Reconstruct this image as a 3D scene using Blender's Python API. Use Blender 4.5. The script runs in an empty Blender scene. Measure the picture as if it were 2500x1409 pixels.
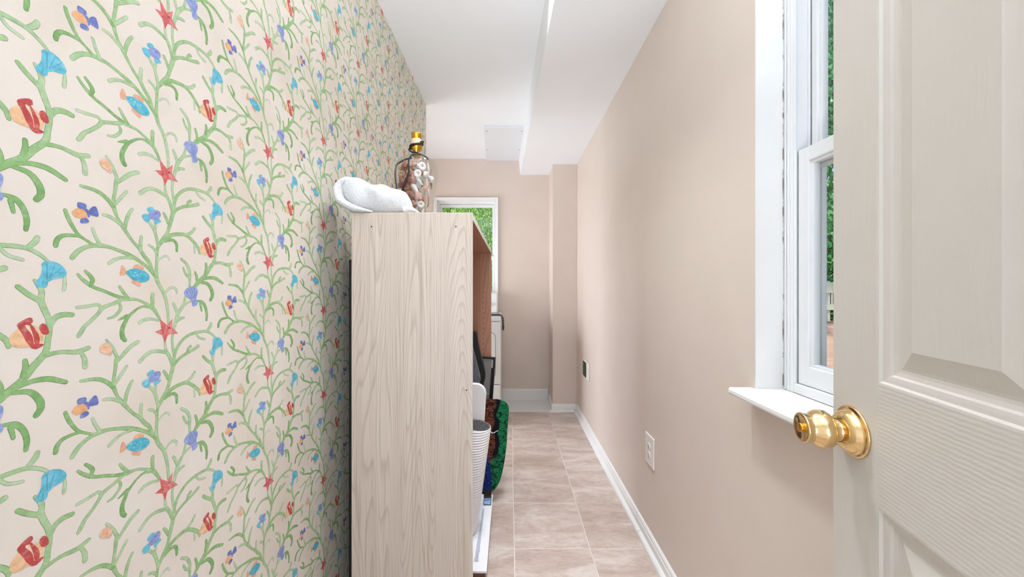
import bpy, bmesh, math, random
import numpy as np
from mathutils import Vector, Matrix, geometry, noise as mnoise

# ------------------------------------------------------------------ camera, world, sun, lights, exposure
scene = bpy.context.scene
COL = scene.collection
R = math.radians
EYE = 1.14                       # camera height
ZFILL = 2.412                    # added downward fills hang just under the ceiling
FPX = 877.0                      # focal length in pixels of the 2500 px frame

cam_data = bpy.data.cameras.new('camera')
cam_data.sensor_width = 36.0
cam_data.lens = FPX / 2500.0 * 36.0
cam_data.shift_x = 6.0 / 2500.0
cam_data.shift_y = -4.5 / 2500.0
cam_data.clip_start = 0.01
cam = bpy.data.objects.new('camera', cam_data)
cam.location = (0, 0, EYE)
cam.rotation_euler = (R(90), 0, 0)
COL.objects.link(cam)
scene.camera = cam

world = bpy.data.worlds.new('sky')
scene.world = world
world.use_nodes = True
wn = world.node_tree
sky = wn.nodes.new('ShaderNodeTexSky')
sky.sky_type = 'NISHITA'
sky.sun_disc = False
sky.sun_elevation = R(48)
sky.sun_rotation = R(215)
wn.links.new(sky.outputs[0], wn.nodes['Background'].inputs[0])
wn.nodes['Background'].inputs[1].default_value = 0.2


def add_light(name, kind, loc, rot, energy, color=(1, 1, 1), size=1.0, size_y=None, angle=None):
    l = bpy.data.lights.new(name, kind)
    l.energy = energy
    l.color = color
    if kind == 'AREA':
        l.size = size
        if size_y:
            l.shape = 'RECTANGLE'
            l.size_y = size_y
    if angle is not None:
        l.angle = angle
    o = bpy.data.objects.new(name, l)
    o.location = loc
    o.rotation_euler = rot
    COL.objects.link(o)
    return o


add_light('sun', 'SUN', (-6, -8, 12), (R(40), 0, R(-35)), 8.0, (1, .95, .86), angle=R(2))
# added fill low behind the camera, aimed up to brighten the ceiling
low_fill = add_light('ceiling_fill', 'AREA', (.12, -1.35, .55), (R(134), 0, 0), 6.5, (.90, .98, 1.09), .3)
low_fill.data.spread = R(100)
# invented light behind the camera, evening out ceiling and upper walls
up = add_light('upward_fill', 'AREA', (.05, -.25, 1.72), (R(158), 0, 0), 24, (.87, .98, 1.12), .35)
up.data.spread = R(150)
# two downward fills added out of view to lift floor and low walls
for i, yy in enumerate((.95, 1.46)):
    spot = add_light('down_fill', 'AREA', (.06, yy, ZFILL), (0, 0, 0), 3.8, (.93, .985, 1.06), .12)
    spot.data.spread = R(85)
# broad area fill added behind the camera for even frontal light
add_light('rear_fill', 'AREA', (0, -2.85, 1.25), (R(90), 0, 0), 40, (.88, .98, 1.11), 2.9, 2.1)
# glazed side door of the alcove beyond the papered wall
add_light('alcove_window', 'AREA', (-1.66, 3.05, .80), (0, R(-86), 0), 29, (.90, .98, 1.10), 1.5, .9).data.spread = R(130)

scene.view_settings.view_transform = 'Standard'
scene.view_settings.look = 'None'
scene.view_settings.gamma = 1.0
scene.view_settings.exposure = 0.0
scene.view_settings.use_curve_mapping = False
scene.cycles.max_bounces = 10
scene.cycles.transparent_max_bounces = 12
scene.cycles.use_denoising = True


# ------------------------------------------------------------------ helpers
def lin(c):
    return tuple(((v / 255) / 12.92 if v / 255 <= .04045 else ((v / 255 + .055) / 1.055) ** 2.4) for v in c) + (1.0,)


def at(x, y, Y):
    """world point seen at photo pixel x, y at the distance Y"""
    return Vector(((x - 1244) * Y / FPX, Y, EYE + (700 - y) * Y / FPX))


class N:
    """small node-tree helper"""
    def __init__(self, name):
        self.m = bpy.data.materials.new(name)
        self.m.use_nodes = True
        self.t = self.m.node_tree
        self.b = self.t.nodes['Principled BSDF']

    def new(self, kind, **kw):
        n = self.t.nodes.new(kind)
        for k, v in kw.items():
            if k in n.inputs:
                n.inputs[k].default_value = v
            else:
                setattr(n, k, v)
        return n

    def link(self, a, b):
        self.t.links.new(a, b)

    def coords(self, scale=(1, 1, 1), rot=(0, 0, 0), which='Object'):
        c = self.new('ShaderNodeTexCoord')
        mp = self.new('ShaderNodeMapping')
        mp.inputs['Scale'].default_value = scale
        mp.inputs['Rotation'].default_value = rot
        self.link(c.outputs[which], mp.inputs['Vector'])
        return mp.outputs['Vector']

    def ramp(self, fac, stops):
        r = self.new('ShaderNodeValToRGB')
        el = r.color_ramp.elements
        while len(el) < len(stops):
            el.new(.5)
        for e, (p, c) in zip(el, stops):
            e.position = p
            e.color = c
        self.link(fac, r.inputs['Fac'])
        return r.outputs['Color']

    def mix(self, fac, a, b, blend='MIX'):
        n = self.new('ShaderNodeMix', data_type='RGBA', blend_type=blend)
        for s, v in ((n.inputs[0], fac), (n.inputs[6], a), (n.inputs[7], b)):
            if hasattr(v, 'links'):
                self.link(v, s)
            else:
                s.default_value = v
        return n.outputs[2]

    def bump(self, height, strength=.2, dist=.01):
        n = self.new('ShaderNodeBump', Strength=strength, Distance=dist)
        self.link(height, n.inputs['Height'])
        self.link(n.outputs['Normal'], self.b.inputs['Normal'])


def paint(name, rgb, rough=.5, vary=.04, scale=6, bump=0.0, bscale=120, metal=0.0, spec=.5, stretch=(1, 1, 1)):
    """plain material with a faint procedural mottling and optional fine relief"""
    n = N(name)
    c = lin(rgb)
    v = n.coords(stretch)
    t = n.new('ShaderNodeTexNoise', Scale=scale, Detail=4.0)
    n.link(v, t.inputs['Vector'])
    lo = tuple(x * (1 - vary) for x in c[:3]) + (1,)
    hi = tuple(min(1, x * (1 + vary)) for x in c[:3]) + (1,)
    n.link(n.ramp(t.outputs['Fac'], [(.3, lo), (.7, hi)]), n.b.inputs['Base Color'])
    n.b.inputs['Roughness'].default_value = rough
    n.b.inputs['Metallic'].default_value = metal
    n.b.inputs['Specular IOR Level'].default_value = spec
    if bump:
        t2 = n.new('ShaderNodeTexNoise', Scale=bscale, Detail=3.0)
        n.link(v, t2.inputs['Vector'])
        n.bump(t2.outputs['Fac'], bump, .004)
    return n.m


def tag(o, label=None, cat=None, group=None, kind=None):
    if label:
        o['label'] = label
    if cat:
        o['category'] = cat
    if group:
        o['group'] = group
    if kind:
        o['kind'] = kind
    return o


def empty(name, loc=(0, 0, 0), rot=(0, 0, 0), parent=None):
    o = bpy.data.objects.new(name, None)
    o.location = loc
    o.rotation_euler = rot
    o.empty_display_size = .05
    COL.objects.link(o)
    o.parent = parent
    return o


def link_mesh(name, me, mat, parent=None, loc=(0, 0, 0), rot=(0, 0, 0), smooth=False):
    if len(me.materials) == 0:
        for m in (mat if isinstance(mat, (list, tuple)) else [mat]):
            me.materials.append(m)
    if smooth:
        me.polygons.foreach_set('use_smooth', [True] * len(me.polygons))
    o = bpy.data.objects.new(name, me)
    o.location = loc
    o.rotation_euler = rot
    o.parent = parent
    COL.objects.link(o)
    return o


def pymesh(name, verts, faces, mat, parent=None, smooth=False, loc=(0, 0, 0), rot=(0, 0, 0)):
    me = bpy.data.meshes.new(name)
    me.from_pydata([tuple(v) for v in verts], [], faces)
    me.update()
    return link_mesh(name, me, mat, parent, loc, rot, smooth)


class MB:
    """collects shapes in one bmesh"""
    def __init__(self):
        self.bm = bmesh.new()

    def box(self, lo, hi, bevel=0.0, seg=2, mat=0):
        lo, hi = [min(a, b) for a, b in zip(lo, hi)], [max(a, b) for a, b in zip(lo, hi)]
        b2 = bmesh.new()
        bmesh.ops.create_cube(b2, size=1.0)
        for v in b2.verts:
            v.co = Vector([lo[i] + (v.co[i] + .5) * (hi[i] - lo[i]) for i in range(3)])
        if bevel:
            bmesh.ops.bevel(b2, geom=b2.edges[:], offset=bevel, segments=seg, profile=.5, affect='EDGES')
        for f in b2.faces:
            f.material_index = mat
        self.merge(b2)
        return self

    def merge(self, b2):
        me = bpy.data.meshes.new('tmp')
        b2.to_mesh(me)
        b2.free()
        self.bm.from_mesh(me)
        bpy.data.meshes.remove(me)

    def prism(self, pts, axis, a, b, mat=0):
        """extrude a 2-D outline along axis (0,1,2) from a to b; the outline gives the other two coordinates in order"""
        others = [i for i in range(3) if i != axis]

        def p3(p, t):
            v = [0, 0, 0]
            v[axis] = t
            v[others[0]], v[others[1]] = p
            return Vector(v)
        va = [self.bm.verts.new(p3(p, a)) for p in pts]
        vb = [self.bm.verts.new(p3(p, b)) for p in pts]
        n = len(pts)
        fs = [self.bm.faces.new(va), self.bm.faces.new(vb[::-1])]
        for i in range(n):
            fs.append(self.bm.faces.new((va[i], vb[i], vb[(i + 1) % n], va[(i + 1) % n])))
        for f in fs:
            f.material_index = mat
        return self

    def lathe(self, prof, seg=40, M=None, mat=0):
        """prof: (radius, height) about local z; M places it"""
        M = M or Matrix()
        rings = []
        for r, h in prof:
            if r < 1e-6:
                rings.append([self.bm.verts.new(M @ Vector((0, 0, h)))])
            else:
                rings.append([self.bm.verts.new(M @ Vector((r * math.cos(2 * math.pi * k / seg), r * math.sin(2 * math.pi * k / seg), h))) for k in range(seg)])
        for a, b in zip(rings, rings[1:]):
            for k in range(seg):
                k2 = (k + 1) % seg
                if len(a) == 1 and len(b) == 1:
                    continue
                if len(a) == 1:
                    f = (a[0], b[k], b[k2])
                elif len(b) == 1:
                    f = (a[k], b[0], a[k2])
                else:
                    f = (a[k], b[k], b[k2], a[k2])
                self.bm.faces.new(f).material_index = mat
        return self

    def tube(self, pts, r, seg=10, closed=False, mat=0):
        pts = [Vector(p) for p in pts]
        n = len(pts)
        rs = r if isinstance(r, (list, tuple)) else [r] * n
        rings = []
        up = Vector((0, 0, 1))
        prev = None
        for i, p in enumerate(pts):
            a = pts[i - 1] if (i > 0 or closed) else p
            b = pts[(i + 1) % n] if (i < n - 1 or closed) else p
            t = (b - a).normalized()
            if prev is None:
                u = t.cross(up)
                if u.length < .05:
                    u = t.cross(Vector((1, 0, 0)))
            else:
                u = prev - t * prev.dot(t)
            u.normalize()
            prev = u
            w = t.cross(u)
            rings.append([self.bm.verts.new(p + (u * math.cos(2 * math.pi * k / seg) + w * math.sin(2 * math.pi * k / seg)) * rs[i]) for k in range(seg)])
        pairs = list(zip(rings, rings[1:])) + ([(rings[-1], rings[0])] if closed else [])
        for a, b in pairs:
            for k in range(seg):
                self.bm.faces.new((a[k], a[(k + 1) % seg], b[(k + 1) % seg], b[k])).material_index = mat
        if not closed:
            self.bm.faces.new(rings[0][::-1]).material_index = mat
            self.bm.faces.new(rings[-1]).material_index = mat
        return self

    def build(self, name, mat, parent=None, smooth=False, loc=(0, 0, 0), rot=(0, 0, 0)):
        bmesh.ops.recalc_face_normals(self.bm, faces=self.bm.faces[:])
        me = bpy.data.meshes.new(name)
        self.bm.to_mesh(me)
        self.bm.free()
        return link_mesh(name, me, mat, parent, loc, rot, smooth)


def spline(pts, n=6):
    """Catmull-Rom through rows of numbers"""
    P = np.array(pts, float)
    if len(P) < 3:
        t = np.linspace(0, 1, n + 1)[:, None]
        return P[0] * (1 - t) + P[1] * t
    Q = np.vstack([2 * P[0] - P[1], P, 2 * P[-1] - P[-2]])
    out = []
    for i in range(1, len(Q) - 2):
        p0, p1, p2, p3 = Q[i - 1:i + 3]
        for k in range(n):
            t = k / n
            out.append(.5 * (2 * p1 + (p2 - p0) * t + (2 * p0 - 5 * p1 + 4 * p2 - p3) * t * t + (3 * p1 - p0 - 3 * p2 + p3) * t ** 3))
    out.append(Q[-2])
    return np.array(out)


def auto_smooth(o, deg=35):
    me = o.data
    me.polygons.foreach_set('use_smooth', [True] * len(me.polygons))
    bm = bmesh.new()
    bm.from_mesh(me)
    for e in bm.edges:
        if len(e.link_faces) == 2 and e.calc_face_angle(0) > R(deg):
            e.smooth = False
    bm.to_mesh(me)
    bm.free()
    return o

# ------------------------------------------------------------------ materials
M_wall = paint('beige_wall_paint', (221, 205, 192), .42, .02, 5, .06, 260)
M_ceil = paint('ceiling_paint', (243, 243, 244), .7, .015, 3, .10, 60)
M_trim = paint('white_trim_paint', (239, 237, 233), .35, .015, 8)
M_vinyl = paint('white_window_vinyl', (234, 234, 234), .3, .01, 8)
M_plate = paint('ivory_plastic', (236, 228, 220), .35, .01, 8)
M_black = paint('black_plastic', (20, 19, 20), .5, .1, 20)
M_enamel = paint('white_enamel', (236, 236, 233), .25, .01, 5)
M_screw = paint('dark_screw', (60, 55, 52), .4, .1, 30)
M_grey = paint('grey_rubber', (70, 70, 72), .5, .1, 30)


def tile_material():
    n = N('stone_look_tile')
    v = n.coords((1, 1, 1))
    oi = n.new('ShaderNodeObjectInfo')
    sh = n.new('ShaderNodeVectorMath', operation='SCALE')
    cx = n.new('ShaderNodeCombineXYZ')
    for k in range(3):
        n.link(oi.outputs['Random'], cx.inputs[k])
    n.link(cx.outputs[0], sh.inputs[0])
    sh.inputs['Scale'].default_value = 37.0
    ad = n.new('ShaderNodeVectorMath', operation='ADD')
    n.link(v, ad.inputs[0])
    n.link(sh.outputs[0], ad.inputs[1])
    big = n.new('ShaderNodeTexNoise', Scale=6.0, Detail=8.0, Roughness=.68, Distortion=.6)
    fine = n.new('ShaderNodeTexNoise', Scale=30.0, Detail=7.0, Roughness=.75, Distortion=1.2)
    st = n.new('ShaderNodeMapping')
    st.inputs['Scale'].default_value = (.6, 1.5, 1)
    n.link(ad.outputs[0], st.inputs['Vector'])
    for t in (big, fine):
        n.link(st.outputs[0], t.inputs['Vector'])
    c1 = n.ramp(big.outputs['Fac'], [(.38, lin((180, 157, 143))), (.5, lin((207, 191, 179))), (.6, lin((231, 224, 216)))])
    c2 = n.ramp(fine.outputs['Fac'], [(.32, lin((176, 154, 140))), (.46, lin((212, 199, 188))), (.7, lin((232, 225, 217)))])
    col = n.mix(.42, c1, c2)
    pit = n.new('ShaderNodeTexNoise', Scale=170.0, Detail=2.0)
    n.link(ad.outputs[0], pit.inputs['Vector'])
    pm = n.ramp(pit.outputs['Fac'], [(.26, (.7, .7, .7, 1)), (.31, (0, 0, 0, 1))])
    col = n.mix(pm, col, lin((150, 128, 114)))
    tint = n.ramp(oi.outputs['Random'], [(0, lin((238, 230, 226))), (1, lin((255, 252, 250)))])
    n.link(n.mix(1.0, col, tint, 'MULTIPLY'), n.b.inputs['Base Color'])
    n.b.inputs['Roughness'].default_value = .36
    n.bump(fine.outputs['Fac'], .12, .003)
    return n.m


M_tile = tile_material()
M_grout = paint('pale_grout', (232, 220, 210), .85, .06, 60, .2, 300)


def paper_material():
    n = N('cream_wallpaper')
    v = n.coords()
    t = n.new('ShaderNodeTexNoise', Scale=7.0, Detail=5.0, Roughness=.55)
    n.link(v, t.inputs['Vector'])
    n.link(n.ramp(t.outputs['Fac'], [(.32, lin((220, 206, 190))), (.5, lin((227, 215, 201))), (.7, lin((230, 219, 207)))]), n.b.inputs['Base Color'])
    n.b.inputs['Roughness'].default_value = .6
    f = n.new('ShaderNodeTexNoise', Scale=420.0, Detail=2.0)
    n.link(v, f.inputs['Vector'])
    n.bump(f.outputs['Fac'], .06, .002)
    return n.m


def print_material():
    n = N('watercolour_print')
    a = n.new('ShaderNodeVertexColor', layer_name='ink')
    v = n.coords()
    t = n.new('ShaderNodeTexNoise', Scale=130.0, Detail=4.0, Roughness=.65)
    n.link(v, t.inputs['Vector'])
    w = n.ramp(t.outputs['Fac'], [(.3, (.78, .78, .78, 1)), (.5, (1, 1, 1, 1)), (.72, (1.0, 1.0, 1.0, 1))])
    c = n.mix(1.0, a.outputs['Color'], w, 'MULTIPLY')
    pale = n.ramp(t.outputs['Fac'], [(.52, (0, 0, 0, 1)), (.75, (.32, .32, .32, 1))])
    n.link(n.mix(pale, c, lin((232, 220, 205))), n.b.inputs['Base Color'])
    n.b.inputs['Roughness'].default_value = .6
    return n.m


M_paper = paper_material()
M_print = print_material()

# ------------------------------------------------------------------ the room
XR, XL = .6175, -.589            # right wall, papered left wall
YF = 3.594                       # far wall
YL = 2.53                        # where the papered wall ends
ZC, ZS = 2.419, 2.258            # ceiling, soffit underside
AX = -1.72                       # left wall of the alcove

floor = tag(MB().box((AX - .1, -3.0, -.06), (XR + .18, YF + .12, -.0018)).build('floor', M_grout),
            'floor of stone look square tiles with pale grout', 'floor', kind='structure')

T = .330
gx = [.021 + T * k for k in range(-6, 3)]
gy = [1.5646 + T * k for k in range(-14, 6)]
tile_cache = {}


def tile(x0, x1, y0, y1):
    g = .0022
    w, d = round(x1 - x0 - 2 * g, 4), round(y1 - y0 - 2 * g, 4)
    if w < .02 or d < .02:
        return
    if (w, d) not in tile_cache:
        b = .0012
        vs = []
        for i, z in ((0, -.009), (0, -b), (b, 0)):
            vs += [(-w / 2 + i, -d / 2 + i, z), (w / 2 - i, -d / 2 + i, z), (w / 2 - i, d / 2 - i, z), (-w / 2 + i, d / 2 - i, z)]
        fs = [(8, 9, 10, 11)]
        for q in (0, 4):
            for k in range(4):
                fs.append((q + k, q + (k + 1) % 4, q + 4 + (k + 1) % 4, q + 4 + k))
        me = bpy.data.meshes.new('tile')
        me.from_pydata(vs, [], fs)
        tile_cache[(w, d)] = me
    link_mesh('tile', tile_cache[(w, d)], M_tile, floor, ((x0 + x1) / 2, (y0 + y1) / 2, 0))


YT = 3.262
for i in range(len(gx)):
    for j in range(len(gy)):
        x0, x1 = gx[i], gx[i] + T
        y0, y1 = gy[j], min(gy[j] + T, 99)
        if y0 > 3.1:
            continue
        if y1 > 3.1:
            y1 = YT
        if y1 < -.6:
            continue
        x1 = min(x1, XR)
        lo = XL if y1 <= YL + .2 else AX
        if x1 <= lo + .03:
            continue
        tile(max(x0, lo), x1, y0, y1)

# white painted strip between the tiles and the far wall
tag(MB().box((AX, YT + .002, -.001), (.392, YF, .006), .002).build('trim_1', M_trim),
    'white painted strip of floor along the far wall', 'floor strip', kind='structure')


def wall_with_hole(name, axis, plane, thick, a0, a1, z1, hole, mat, label):
    """axis 0: wall in the XZ plane at Y=plane; axis 1: wall in the YZ plane at X=plane. hole = (h0, h1, zb, zt)"""
    mb = MB()

    def bx(p0, p1, zb, zt):
        if p1 - p0 < 1e-4 or zt - zb < 1e-4:
            return
        if axis == 0:
            mb.box((p0, plane, zb), (p1, plane + thick, zt))
        else:
            mb.box((plane, p0, zb), (plane + thick, p1, zt))
    h0, h1, zb, zt = hole
    bx(a0, h0, 0, z1)
    bx(h1, a1, 0, z1)
    bx(h0, h1, 0, zb)
    bx(h0, h1, zt, z1)
    return tag(mb.build(name, mat), label, 'wall', kind='structure')


W1 = (-.725, -.140, .875, 2.003)            # far window opening x0 x1 z0 z1
W2 = (.10, .904, .883, 2.035)               # side window opening y0 y1 z0 z1
wall_with_hole('wall_back', 0, YF, .13, AX - .1, XR + .18, ZC + .1, W1, M_wall, 'beige far wall with the small window')
wall_with_hole('wall_right', 1, XR, .15, -.22, YF, ZC + .1, W2, M_wall, 'long beige wall on the right with outlets')
wall_left = tag(MB().box((XL - .11, -.22, 0), (XL, YL, ZC + .05)).build('wall_left', M_paper),
                'wall papered with green seaweed, fish, starfish and shells', 'wall', kind='structure')
tag(MB().box((AX - .1, YL - .11, 0), (XL - .1101, YL, ZC + .05)).build('wall_alcove_near', M_wall), 'beige near wall of the alcove', 'wall', kind='structure')
tag(MB().box((AX - .1, YL + .0001, 0), (AX, YF - .0001, ZC + .05)).build('wall_alcove_side', M_wall), 'beige end wall of the alcove', 'wall', kind='structure')
tag(MB().box((.395, 3.285, 0), (XR - .0005, YF - .0005, ZS)).build('wall_column', M_wall), 'beige boxed column in the far right corner', 'column', kind='structure')

tag(MB().box((AX - .1, -3.0, ZC), (XR + .15, YF + .1, ZC + .06)).build('ceiling', M_ceil), 'smooth white ceiling', 'ceiling', kind='structure')


def soffit_x(Y, bottom):
    return (.1066 - .0308 * (Y - YF)) if bottom else (.0905 - .0337 * (Y - YF))


sv = []
for Y in (-.10, YF - .0005):
    sv += [(soffit_x(Y, 0), Y, ZC - .0003), (soffit_x(Y, 1), Y, ZS), (XR - .0005, Y, ZS), (XR - .0005, Y, ZC - .0003)]
so = pymesh('ceiling_soffit', sv, [(0, 1, 2, 3), (7, 6, 5, 4), (0, 4, 5, 1), (1, 5, 6, 2), (2, 6, 7, 3), (3, 7, 4, 0)], M_ceil)
tag(so, 'white boxed soffit running along the right of the ceiling', 'soffit', kind='structure')

# shell of the adjoining room behind the camera, enclosing the added rear fill light
mb = MB()
mb.box((-1.75, -3.05, 0), (-1.65, -.22, ZC)).box((1.65, -3.05, 0), (1.75, -.22, ZC)).box((-1.75, -3.12, 0), (1.75, -3.05, ZC))
mb.box((-1.75, -.24, 0), (XL - .11, -.22, ZC)).box((XR + .15, -.24, 0), (1.75, -.22, ZC)).box((-1.9, -3.2, ZC + .06), (1.9, -.1, ZC + .08)).box((-1.8, -3.2, -.08), (1.8, -.2, -.061))
mb.box((XR + .15, -3.1, ZC), (1.75, -.2, ZC + .06)).box((XR + .18, -3.1, -.06), (1.75, -.2, 0))
tag(mb.build('wall_adjoining', M_ceil), 'pale walls of the adjoining room behind the camera', 'wall', kind='structure')


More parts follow.
